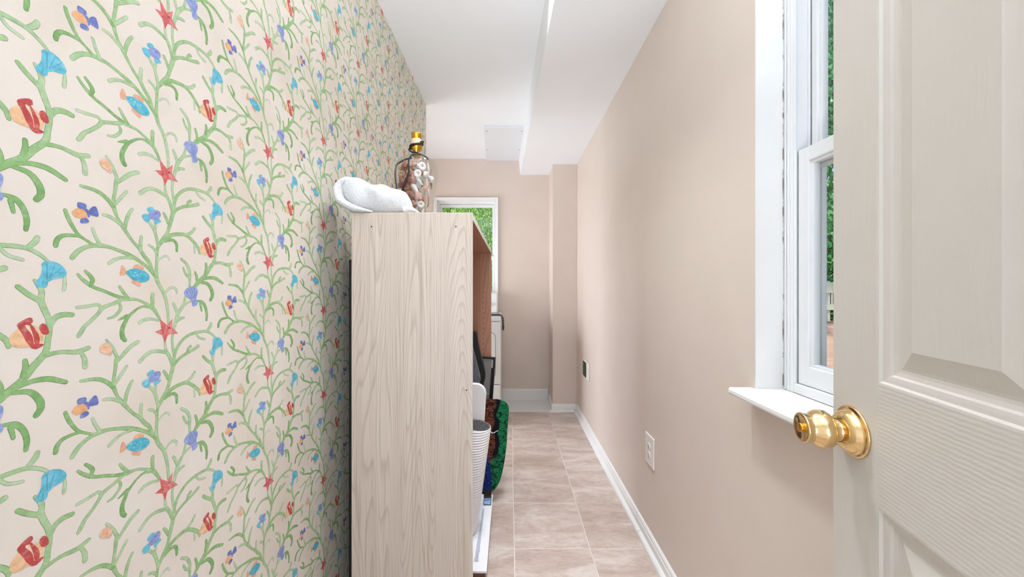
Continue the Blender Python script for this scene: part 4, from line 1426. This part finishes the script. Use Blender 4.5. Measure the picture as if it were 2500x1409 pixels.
def jar_glass():
    n = N('jar_glass')
    t = n.new('ShaderNodeBsdfTransparent')
    t.inputs[0].default_value = (.96, .975, .97, 1)
    g = n.new('ShaderNodeBsdfGlossy', Roughness=.03)
    f = n.new('ShaderNodeLayerWeight', Blend=.32)
    pw = n.new('ShaderNodeMath', operation='POWER')
    n.link(f.outputs['Facing'], pw.inputs[0])
    pw.inputs[1].default_value = 2.2
    ma = n.new('ShaderNodeMath', operation='MULTIPLY_ADD')
    n.link(pw.outputs[0], ma.inputs[0])
    ma.inputs[1].default_value = .55
    ma.inputs[2].default_value = .05
    mx = n.new('ShaderNodeMixShader')
    n.link(ma.outputs[0], mx.inputs[0])
    n.link(t.outputs[0], mx.inputs[1])
    n.link(g.outputs[0], mx.inputs[2])
    n.link(mx.outputs[0], n.t.nodes['Material Output'].inputs[0])
    return n.m


jar = [(0, .002), (.052, .002), (.056, .006), (.0575, zpix(520)), (.0625, zpix(500)), (.0688, zpix(475)), (.0738, zpix(452)), (.0768, zpix(435)), (.0775, zpix(422)), (.0755, zpix(408)),
       (.0690, zpix(398)), (.0570, zpix(390)), (.0420, zpix(385)), (.0280, zpix(381)), (.0190, zpix(377)), (.0150, zpix(372))]
js = [tuple(p) for p in spline(jar, 3)]
MB().lathe(js, 56).build('glass_body', jar_glass(), lamp, True)


def jar_r(z):
    return float(np.interp(z, [p[1] for p in js], [p[0] for p in js]))


r0 = 12 * pxm
MB().lathe([(0, zpix(384)), (.013, zpix(384)), (.016, zpix(380)), (.012, zpix(376)), (.010, zpix(372)), (.0185, zpix(366)), (.0205, zpix(360)), (.0205, zpix(356)), (.0180, zpix(353))], 36).build('socket_cap', M_brassd, lamp, True)
prof = [(.0176, zpix(354)), (.0178, zpix(340))]
for k in range(5):
    y = 340 - 2.6 * k
    prof += [(.0172, zpix(y - .5)), (.0186, zpix(y - 1.3)), (.0172, zpix(y - 2.2))]
prof += [(.0165, zpix(326)), (.0150, zpix(325)), (.0140, zpix(328)), (0, zpix(330))]
M_sock = paint('gold_socket_shell', (226, 160, 52), .25, .12, 40, metal=1.0)
MB().lathe(prof, 36).build('socket_shell', M_sock, lamp, True)
MB().lathe([(.0182, zpix(355)), (.0186, zpix(353)), (.0186, zpix(342)), (.0180, zpix(341))], 36).build('paper_sleeve', paint('pale_socket_sleeve', (224, 196, 168), .4, .15, 60), lamp, True)
MB().tube([(.016, -.010, zpix(350)), (.030, -.012, zpix(349))], .0035, 12).build('switch_knob', M_black, lamp, True)


def on_jar(x, y, out=.0035):
    X = (x - 1017) * pxm
    z = zpix(y)
    r = jar_r(z) + out
    X = max(-r, min(r, X))
    return (X, -math.sqrt(max(r * r - X * X, 0)), z)


c1 = [(.010, .012, zpix(362)), (-.014, .016, zpix(362)), (-.024, .0, zpix(362)), (-.014, -.022, zpix(359)), (.012, -.022, zpix(356)), (.024, -.006, zpix(352)), (.018, .014, zpix(352))]
MB().tube(spline(c1, 6), .0033, 8).build('cord', M_black, lamp, True)
c2 = [(-.024, -.002, zpix(362)), (-.026, -.008, zpix(368)), (-.012, -.020, zpix(376)), (.010, -.026, zpix(380)), (.016, -.036, zpix(386))] + [on_jar(x, y) for x, y in ((1019, 392), (1013, 406), (1012, 422), (1013, 434), (1008, 446), (1001, 462), (995, 476), (988, 490), (980, 505), (974, 520))]
MB().tube(spline(c2, 6), .0033, 8).build('cord', M_black, lamp, True)
c3 = [(-.010, .010, zpix(372)), (-.004, -.018, zpix(379)), (.016, -.020, zpix(381)), (.034, -.012, zpix(384)), (.040, .012, zpix(386))]
MB().tube(spline(c3, 6), .0031, 8).build('cord', M_black, lamp, True)
c4 = [(-.020, .006, zpix(384))] + [(-(jar_r(zpix(y)) + .0035), .004, zpix(y)) for y in (392, 400, 410, 422, 436, 450, 464, 480, 500, 520)]
c4[1] = (-.045, .004, zpix(389.0))
MB().tube(spline(c4, 5), .0036, 8).build('cord', M_black, lamp, True)


# shells inside the jar
def shell_meshes():
    out = {}
    # scallop
    vs, fs = [], []
    NR, NA = 8, 49
    for i in range(NR):
        t = i / (NR - 1)
        for k in range(NA):
            a = R(-62 + 124 * k / (NA - 1))
            r = t * (.022 + .0005 * math.cos(k * math.pi / 2))
            vs.append((r * math.sin(a), .008 * math.sin(math.pi * (.15 + .55 * t)) * math.cos(a * .9) + .0011 * math.cos(k * math.pi / 2) * t, r * math.cos(a) - .010))
    for i in range(NR - 1):
        for k in range(NA - 1):
            q = i * NA + k
            fs.append((q, q + 1, q + NA + 1, q + NA))
    out['scallop'] = (vs, fs)

    # whelk: a spiral cone
    def whelk(turns, L, r0, k0):
        vs, fs = [], []
        n, m = 64, 10
        for i in range(n + 1):
            t = i / n
            a = turns * 2 * math.pi * t
            R_ = r0 * (1 - t) ** 1.1 * .55
            c = Vector((R_ * math.cos(a), R_ * math.sin(a), L * t - L * .4))
            rr_ = r0 * (1 - t) ** 1.05 * .62 + .0006
            for k in range(m):
                b_ = 2 * math.pi * k / m
                vs.append(tuple(c + Vector((rr_ * math.cos(b_) * math.cos(a), rr_ * math.cos(b_) * math.sin(a), rr_ * 1.25 * math.sin(b_)))))
        for i in range(n):
            for k in range(m):
                fs.append((i * m + k, i * m + (k + 1) % m, (i + 1) * m + (k + 1) % m, (i + 1) * m + k))
        fs.append(tuple(range(m))[::-1])
        return vs, fs
    out['whelk'] = whelk(4.0, .042, .014, 1)
    out['moon'] = whelk(2.6, .018, .017, 1)
    # flat shell disc with a hole
    vs, fs = [], []
    prof_ = [(.0032, -.0016), (.0145, -.002), (.016, 0), (.0145, .002), (.0032, .0016)]
    sg = 26
    for r, h in prof_:
        for k in range(sg):
            vs.append((r * math.cos(2 * math.pi * k / sg), h, r * math.sin(2 * math.pi * k / sg)))
    for i in range(len(prof_)):
        for k in range(sg):
            a0, b0 = i * sg, ((i + 1) % len(prof_)) * sg
            fs.append((a0 + k, a0 + (k + 1) % sg, b0 + (k + 1) % sg, b0 + k))
    out['disc'] = (vs, fs)
    # shard of a razor clam
    vs, fs = [], []
    for i in range(9):
        t = i / 8
        for k in range(9):
            a = R(-70 + 140 * k / 8)
            w = .009 * (1 - .35 * (2 * t - 1) ** 2)
            vs.append((w * math.sin(a), w * math.cos(a) - .006, .052 * t - .026 + .003 * math.sin(k * 1.3)))
    for i in range(8):
        for k in range(8):
            q = i * 9 + k
            fs.append((q, q + 1, q + 10, q + 9))
    out['razor'] = (vs, fs)
    return out


SM = shell_meshes()
S_MATS = {
    'tan': paint('tan_shell', (176, 126, 94), .4, .22, 90, .25, 200),
    'pink': paint('pink_shell', (200, 152, 136), .4, .16, 90, .25, 200),
    'white': paint('white_shell', (208, 199, 194), .4, .06, 90, .25, 200),
    'rust': paint('rust_shell', (138, 84, 62), .4, .25, 90, .25, 200),
}
kinds = [('scallop', 'pink', 'pink ribbed scallop shell inside the glass jar lamp'), ('whelk', 'tan', 'tan pointed whelk shell inside the glass jar lamp'),
         ('razor', 'white', 'white curved clam shell inside the glass jar lamp'), ('moon', 'rust', 'rust brown round snail shell inside the glass jar lamp'),
         ('disc', 'white', 'white shell disc with a hole inside the glass jar lamp'), ('scallop', 'tan', 'tan ribbed scallop shell inside the glass jar lamp'),
         ('whelk', 'white', 'white pointed whelk shell inside the glass jar lamp')]
mesh_of = {}
rs = random.Random(11)
z = .026
layer = 0
while z < zpix(400):
    rin = jar_r(z) - .0235
    for ring_r, cnt in ((rin, max(6, int(2 * math.pi * rin / .033))), (rin * .45, 3)):
        for k in range(cnt):
            a = 2 * math.pi * (k + .5 * (layer % 2)) / cnt + rs.uniform(-.12, .12)
            if ring_r == rin and math.sin(a) > .55:
                continue                              # wholly hidden behind the others
            right = math.cos(a) > .05 and math.sin(a) < .6
            kk = rs.choice([2, 6, 2, 4, 0, 0] if right else [1, 3, 5, 3, 1, 0])
            shp, mt_, lab = kinds[kk]
            if (shp, mt_) not in mesh_of:
                me = bpy.data.meshes.new('sea_shell')
                me.from_pydata([tuple(v) for v in SM[shp][0]], [], SM[shp][1])
                me.materials.append(S_MATS[mt_])
                me.polygons.foreach_set('use_smooth', [True] * len(me.polygons))
                mesh_of[(shp, mt_)] = me
            rj = ring_r * rs.uniform(.93, 1.0)
            o = bpy.data.objects.new('sea_shell', mesh_of[(shp, mt_)])
            o.location = (LX + rj * math.cos(a), LY + rj * math.sin(a), CZ + z + rs.uniform(-.004, .004))
            if shp in ('scallop', 'disc', 'razor'):      # flat shells lie against the glass
                o.rotation_euler = Matrix.Rotation(a + R(-90) + rs.uniform(-.4, .4), 3, 'Z').to_euler()
                o.rotation_euler = (Matrix.Rotation(a + R(-90) + rs.uniform(-.3, .3), 3, 'Z') @ Matrix.Rotation(rs.uniform(-.2, .2), 3, 'X') @ Matrix.Rotation(rs.uniform(-2.5, 2.5) if shp != 'razor' else rs.uniform(-.7, .7), 3, 'Y')).to_euler()
            else:
                o.rotation_euler = (rs.uniform(0, 6), rs.uniform(0, 6), rs.uniform(0, 6))
            o.scale = [rs.uniform(.85, 1.05) * (.78 if shp in ('whelk', 'razor') else 1)] * 3
            COL.objects.link(o)
            row = ('lowest', 'second', 'third', 'fourth', 'fifth', 'sixth', 'seventh', 'eighth', 'ninth')[layer]
            if ring_r != rin:
                side = 'at the core ' + ('left', 'right', 'back')[k]
            else:
                dd_ = math.degrees(math.atan2(math.cos(a), -math.sin(a)))      # 0 = towards the camera, positive = right
                side = next(t for lim, t in ((-95, 'far left'), (-65, 'left'), (-40, 'front left'), (-14, 'just left of centre'), (14, 'front centre'), (40, 'just right of centre'), (65, 'front right'), (95, 'right'), (181, 'far right')) if dd_ <= lim)
            short = lab.replace(' inside the glass jar lamp', '')
            tag(o, short + ' in jar lamp, ' + row + ' row up, ' + side, 'shell', 'sea shells filling the jar lamp', 'thing')
    z += .027
    layer += 1

# ------------------------------------------------------------------ dryer under the far window
DY0, DY1, DX1, DX0, DZ = 2.95, 3.565, -.074, -.76, .888
dr = tag(empty('clothes_dryer', ((DX0 + DX1) / 2, (DY0 + DY1) / 2, 0)), 'white clothes dryer with rear console under the far window', 'dryer')
dl = dr.location


def dbox(name, lo, hi, bev, mat, seg=3):
    return auto_smooth(MB().box(Vector(lo) - dl, Vector(hi) - dl, bev, seg).build(name, mat, dr))


dbox('body', (DX0, DY0, .335), (DX1, DY1, DZ - .036), .008, M_enamel)
dbox('lower_panel', (DX0 + .002, DY0 + .002, .012), (DX1 - .002, DY1, .331), .008, M_enamel)
dbox('top', (DX0 - .003, DY0 - .006, DZ - .033), (DX1 + .003, DY1, DZ), .010, M_enamel)
dbox('seam', (DX0 + .008, DY0 + .012, .3311), (DX1 - .008, DY1 - .01, .3349), .0, M_grey)
dbox('seam', (DX0 + .008, DY0 + .010, DZ - .0359), (DX1 - .006, DY1 - .01, DZ - .0331), .0, M_grey)
pts = []
xa, xb, za, zb2, rc_ = -.63, -.118, .385, .765, .045
for cx_, cz_, a0 in ((xb - rc_, zb2 - rc_, 0), (xa + rc_, zb2 - rc_, 90), (xa + rc_, za + rc_, 180), (xb - rc_, za + rc_, 270)):
    for k in range(9):
        a = R(a0 + 90 * k / 8)
        pts.append((cx_ + rc_ * math.cos(a) - dl.x, cz_ + rc_ * math.sin(a)))
mb = MB().prism(pts, 1, DY0 - .008 - dl.y, DY0 - .0003 - dl.y)
dd = mb.build('door', M_enamel, dr)
mb = MB()
mb.tube([Vector((p[0], DY0 - .0015 - dl.y, p[1])) for p in pts], .0028, 8, closed=True)
mb.build('door_gasket', M_grey, dd, True)
# console: a slanted block with rounded end
cp = [(DY1 - .13, DZ + .0005), (DY1 - .004, DZ + .0005), (DY1 - .004, 1.065), (DY1 - .02, 1.085), (DY1 - .06, 1.085), (DY1 - .085, 1.065)]
mb = MB().prism([(y - dl.y, zz) for y, zz in cp], 0, DX0 + .05 - dl.x, -.115 - dl.x)
co = mb.build('console', M_enamel, dr)
co.modifiers.new('round', 'BEVEL').width = .014
co.modifiers['round'].segments = 4
for x in (-.2, -.38, -.58):
    MB().lathe([(0, .0), (.024, 0), (.022, .018), (.0, .020)], 24, Matrix.Translation((x - dl.x, DY1 - .1105 - dl.y, .975)) @ Matrix.Rotation(R(104), 4, 'X')).build('dial', M_plate, dr, True)
for x in (DX0 + .06, DX1 - .06):
    for y in (DY0 + .06, DY1 - .06):
        MB().lathe([(0, 0), (.02, 0), (.02, .0125), (0, .0125)], 16, Matrix.Translation((x - dl.x, y - dl.y, 0))).build('foot', M_black, dr)
hp = [(-.20, 3.10, DZ + .0095), (-.13, 3.10, DZ + .0095), (-.088, 3.10, DZ + .0085), (-.064, 3.10, DZ - .012), (-.0575, 3.10, .845), (-.0575, 3.11, .795), (-.0575, 3.15, .765), (-.0575, 3.28, .755), (-.0575, 3.45, .76)]
tag(MB().tube(spline([tuple(Vector(p) - dl) for p in hp], 6), .0085, 12).build('drain_hose', M_grey, dr, True), 'dark grey hose looped over the edge')

# ------------------------------------------------------------------ outdoors
M_lawn = paint('lawn', (120, 150, 70), .95, .35, 3, .6, 60)


def brick_material():
    n = N('brick_paving')
    v = n.coords((1, 1, 1))
    bt = n.new('ShaderNodeTexBrick', Scale=2.6)
    bt.inputs['Color1'].default_value = lin((178, 144, 128))
    bt.inputs['Color2'].default_value = lin((156, 124, 110))
    bt.inputs['Mortar'].default_value = lin((160, 140, 126))
    n.link(v, bt.inputs['Vector'])
    n.link(bt.outputs['Color'], n.b.inputs['Base Color'])
    n.b.inputs['Roughness'].default_value = .9
    return n.m


tag(MB().box((-30, YF + .14, -.30), (XR + .8, 40, -.12)).build('ground_lawn', M_lawn), 'sunlit lawn behind the house', 'lawn', kind='structure')
tag(MB().box((11.0005, -40, -.30), (70, 60, -.06)).build('ground_field', M_lawn), 'lawn beyond the brick patio', 'lawn', kind='structure')
tag(MB().box((XR + .8005, -14, -.30), (11.0, 40, -.02)).build('ground_patio', brick_material()), 'reddish brick patio beside the house', 'patio', kind='structure')


def leaf_material(name, dark, mid, light):
    n = N(name)
    a = n.new('ShaderNodeVertexColor', layer_name='tone')
    sp_ = n.new('ShaderNodeSeparateColor')
    n.link(a.outputs['Color'], sp_.inputs[0])
    c = n.ramp(sp_.outputs[0], [(0, lin(dark)), (.5, lin(mid)), (1, lin(light))])
    n.link(c, n.b.inputs['Base Color'])
    n.b.inputs['Roughness'].default_value = .6
    tl = n.new('ShaderNodeBsdfTranslucent')
    n.link(c, tl.inputs[0])
    mx = n.new('ShaderNodeMixShader')
    mx.inputs[0].default_value = .35
    n.link(n.b.outputs[0], mx.inputs[1])
    n.link(tl.outputs[0], mx.inputs[2])
    n.link(mx.outputs[0], n.t.nodes['Material Output'].inputs[0])
    return n.m


M_leaf1 = leaf_material('bright_leaves', (80, 136, 62), (140, 190, 88), (226, 236, 158))
M_leaf2 = leaf_material('deep_leaves', (44, 104, 62), (74, 146, 88), (130, 184, 128))
M_leaf3 = leaf_material('yellow_leaves', (130, 140, 30), (190, 190, 50), (236, 226, 110))
M_bark = paint('bark', (92, 74, 58), .9, .3, 20, .8, 40)


def leaf_mesh(name, count, sampler, size, seed, droop=.6):
    rg = np.random.default_rng(seed)
    P = sampler(rg, count)
    n = len(P)
    ang = rg.uniform(0, 2 * np.pi, n)
    d = np.stack([np.cos(ang) * (1 - droop), np.sin(ang) * (1 - droop), -droop + rg.normal(0, .25, n)], 1)
    d /= np.linalg.norm(d, axis=1)[:, None]
    s = np.cross(d, rg.normal(0, 1, (n, 3)))
    s /= np.linalg.norm(s, axis=1)[:, None]
    L = size * rg.uniform(.7, 1.4, n)[:, None]
    V = np.stack([P, P + d * L * .5 + s * L * .26, P + d * L, P + d * L * .5 - s * L * .26], 1).reshape(-1, 3)
    F = np.arange(4 * n)
    me = bpy.data.meshes.new(name)
    me.vertices.add(4 * n)
    me.vertices.foreach_set('co', V.astype(np.float32).ravel())
    me.loops.add(4 * n)
    me.loops.foreach_set('vertex_index', F.astype(np.int32))
    me.polygons.add(n)
    me.polygons.foreach_set('loop_start', (np.arange(n) * 4).astype(np.int32))
    me.update(calc_edges=True)
    ca = me.color_attributes.new('tone', 'FLOAT_COLOR', 'POINT')
    tone = np.clip(np.repeat(rg.normal(.5, .22, n), 4), 0, 1)
    ca.data.foreach_set('color', np.stack([tone, tone, tone, np.ones_like(tone)], 1).astype(np.float32).ravel())
    return me


def crown(rx, ry, rz, cz, strands=0, gap=0.0):
    def f(rg, n):
        if strands:                                   # hanging strands of leaves
            a = rg.uniform(0, 2 * np.pi, strands)
            r = np.sqrt(rg.uniform(.25, 1, strands))
            base = np.stack([rx * r * np.cos(a), ry * r * np.sin(a), cz + rz * rg.uniform(.2, 1.0, strands)], 1)
            ln = rg.uniform(.4, 1.0, strands) * rz * 1.7
            k = rg.integers(0, strands, n)
            t = rg.uniform(0, 1, n)
            P = base[k].copy()
            P[:, 2] -= t * ln[k]
            P[:, :2] += rg.normal(0, .035, (n, 2))
            return P
        v = rg.normal(0, 1, (n, 3))
        v /= np.linalg.norm(v, axis=1)[:, None]
        nb = 60
        cc = rg.normal(0, 1, (nb, 3))
        cc /= np.linalg.norm(cc, axis=1)[:, None]
        cc *= rg.uniform(.35, .85, nb)[:, None]
        k = rg.integers(0, nb, n)
        P = cc[k] + v * rg.uniform(.12, .34, n)[:, None]
        return P * np.array([rx, ry, rz]) + np.array([0, 0, cz])
    return f


def tree(name, label, loc, mat, count, size, rx, ry, rz, cz, seed, strands=0, droop=.6, group=None):
    t = tag(empty(name, loc), label, 'tree', group)
    MB().tube(spline([(0, 0, 0), (.04, .02, cz * .5), (0, .05, cz + rz * .4)], 5), [.16 - .009 * i for i in range(11)], 10).build('trunk', M_bark, t, True)
    tag(link_mesh('foliage', leaf_mesh('foliage', count, crown(rx, ry, rz, cz, strands), size, seed, droop), mat, t), kind='stuff')
    return t


tree('weeping_tree', 'bright green weeping tree filling the far window', (-1.25, 7.3, -.12), M_leaf1, 90000, .036, 1.7, .9, 2.3, 2.4, 1, 1400, .75)
tree('weeping_tree', 'deep green tree behind the weeping tree outside the far window', (-1.0, 10.2, -.12), M_leaf2, 24000, .10, 3.2, 1.2, 3.2, 3.0, 2, 700, .75)
sh_ = tag(empty('yellow_shrub', (-.30, 5.6, -.12)), 'small yellow leaved shrub low outside the far window', 'shrub')
tag(link_mesh('foliage', leaf_mesh('foliage', 2500, crown(.30, .28, .36, .74), .045, 5, .2), M_leaf3, sh_), kind='stuff')
MB().tube([(0, 0, 0), (.02, 0, .8)], .03, 8).build('stem', M_bark, sh_, True)
tree('leafy_tree', 'tall loose leafed tree outside the side window', (6.3, 8.9, -.02), M_leaf2, 60000, .12, 2.6, 2.6, 4.0, 5.3, 3)
tree('leafy_tree', 'broad dark tree behind the white fence', (15.0, 17.6, -.2), M_leaf2, 16000, .24, 4.2, 3.2, 3.0, 3.4, 4)
# white fence across the patio
fen = tag(empty('white_fence', (10.7, 12.0, -.02)), 'white rail fence at the far edge of the brick patio', 'fence')
MB().box((-2.6, -.03, .95), (2.6, .03, 1.31), .004).build('top_board', M_enamel, fen)
MB().box((-2.6, -.04, .38), (2.6, .04, .57), .004).build('bottom_rail', M_enamel, fen)
for k in range(26):
    MB().box((-2.55 + .2 * k, -.015, .5705), (-2.51 + .2 * k, .015, .9495), .003).build('picket', M_enamel, fen)
for x in (-2.6, -1.3, 0, 1.3, 2.6):
    MB().box((x - .05, .0405, .0), (x + .05, .14, 1.35), .004).build('post', M_enamel, fen)
hd = tag(empty('dark_hedge', (11.2, 12.75, -.02)), 'low dark hedge right behind the white fence', 'hedge')
tag(link_mesh('foliage', leaf_mesh('foliage', 7000, crown(2.2, .35, .8, .75), .16, 9, .2), M_leaf2, hd), kind='stuff')
MB().tube([(0, 0, 0), (.02, 0, .9)], .05, 8).build('stem', M_bark, hd, True)

# more of the garden on the patio side
fen2 = tag(empty('white_fence', (10.75, 3.6, -.02)), 'white rail fence along the right edge of the brick patio', 'fence')
MB().box((-.03, -5.6, .95), (.03, 5.6, 1.31), .004).build('top_board', M_enamel, fen2)
MB().box((-.04, -5.6, .38), (.04, 5.6, .57), .004).build('bottom_rail', M_enamel, fen2)
pk = None
for k in range(56):
    if pk is None:
        pk = MB().box((-.015, -.02, .5705), (.015, .02, .9495), .003).build('picket', M_enamel, fen2, False, (0, -5.5, 0))
    else:
        link_mesh('picket', pk.data, M_enamel, fen2, (0, -5.5 + .2 * k, 0))
for k in range(9):
    MB().box((.0405, -5.65 + 1.4 * k, .0), (.14, -5.55 + 1.4 * k, 1.35), .004).build('post', M_enamel, fen2)
crown_me = leaf_mesh('foliage', 22000, crown(2.3, 2.3, 2.6, 3.1), .17, 21)
for i, (x, y, sc_, lab) in enumerate(((14.2, 8.2, 1.0, 'round leafy tree behind the side fence nearest the corner'), (14.0, 3.2, 1.15, 'round leafy tree behind the middle of the side fence'),
                                       (14.5, -1.8, 1.05, 'round leafy tree behind the near end of the side fence'), (19.5, 5.6, 1.5, 'tall leafy tree standing far behind the side fence'),
                                       (26.0, 12.5, 1.35, 'broad leafy tree far behind the fence corner'))):
    t = tag(empty('leafy_tree', (x, y, -.07), (0, 0, 1.3 * i)), lab, 'tree', 'trees behind the side fence')
    t.scale = (sc_, sc_, sc_)
    MB().tube(spline([(0, 0, 0), (.04, .02, 1.5), (0, .05, 3.6)], 5), [.16 - .009 * q for q in range(11)], 10).build('trunk', M_bark, t, True)
    tag(link_mesh('foliage', crown_me, M_leaf2, t), kind='stuff')
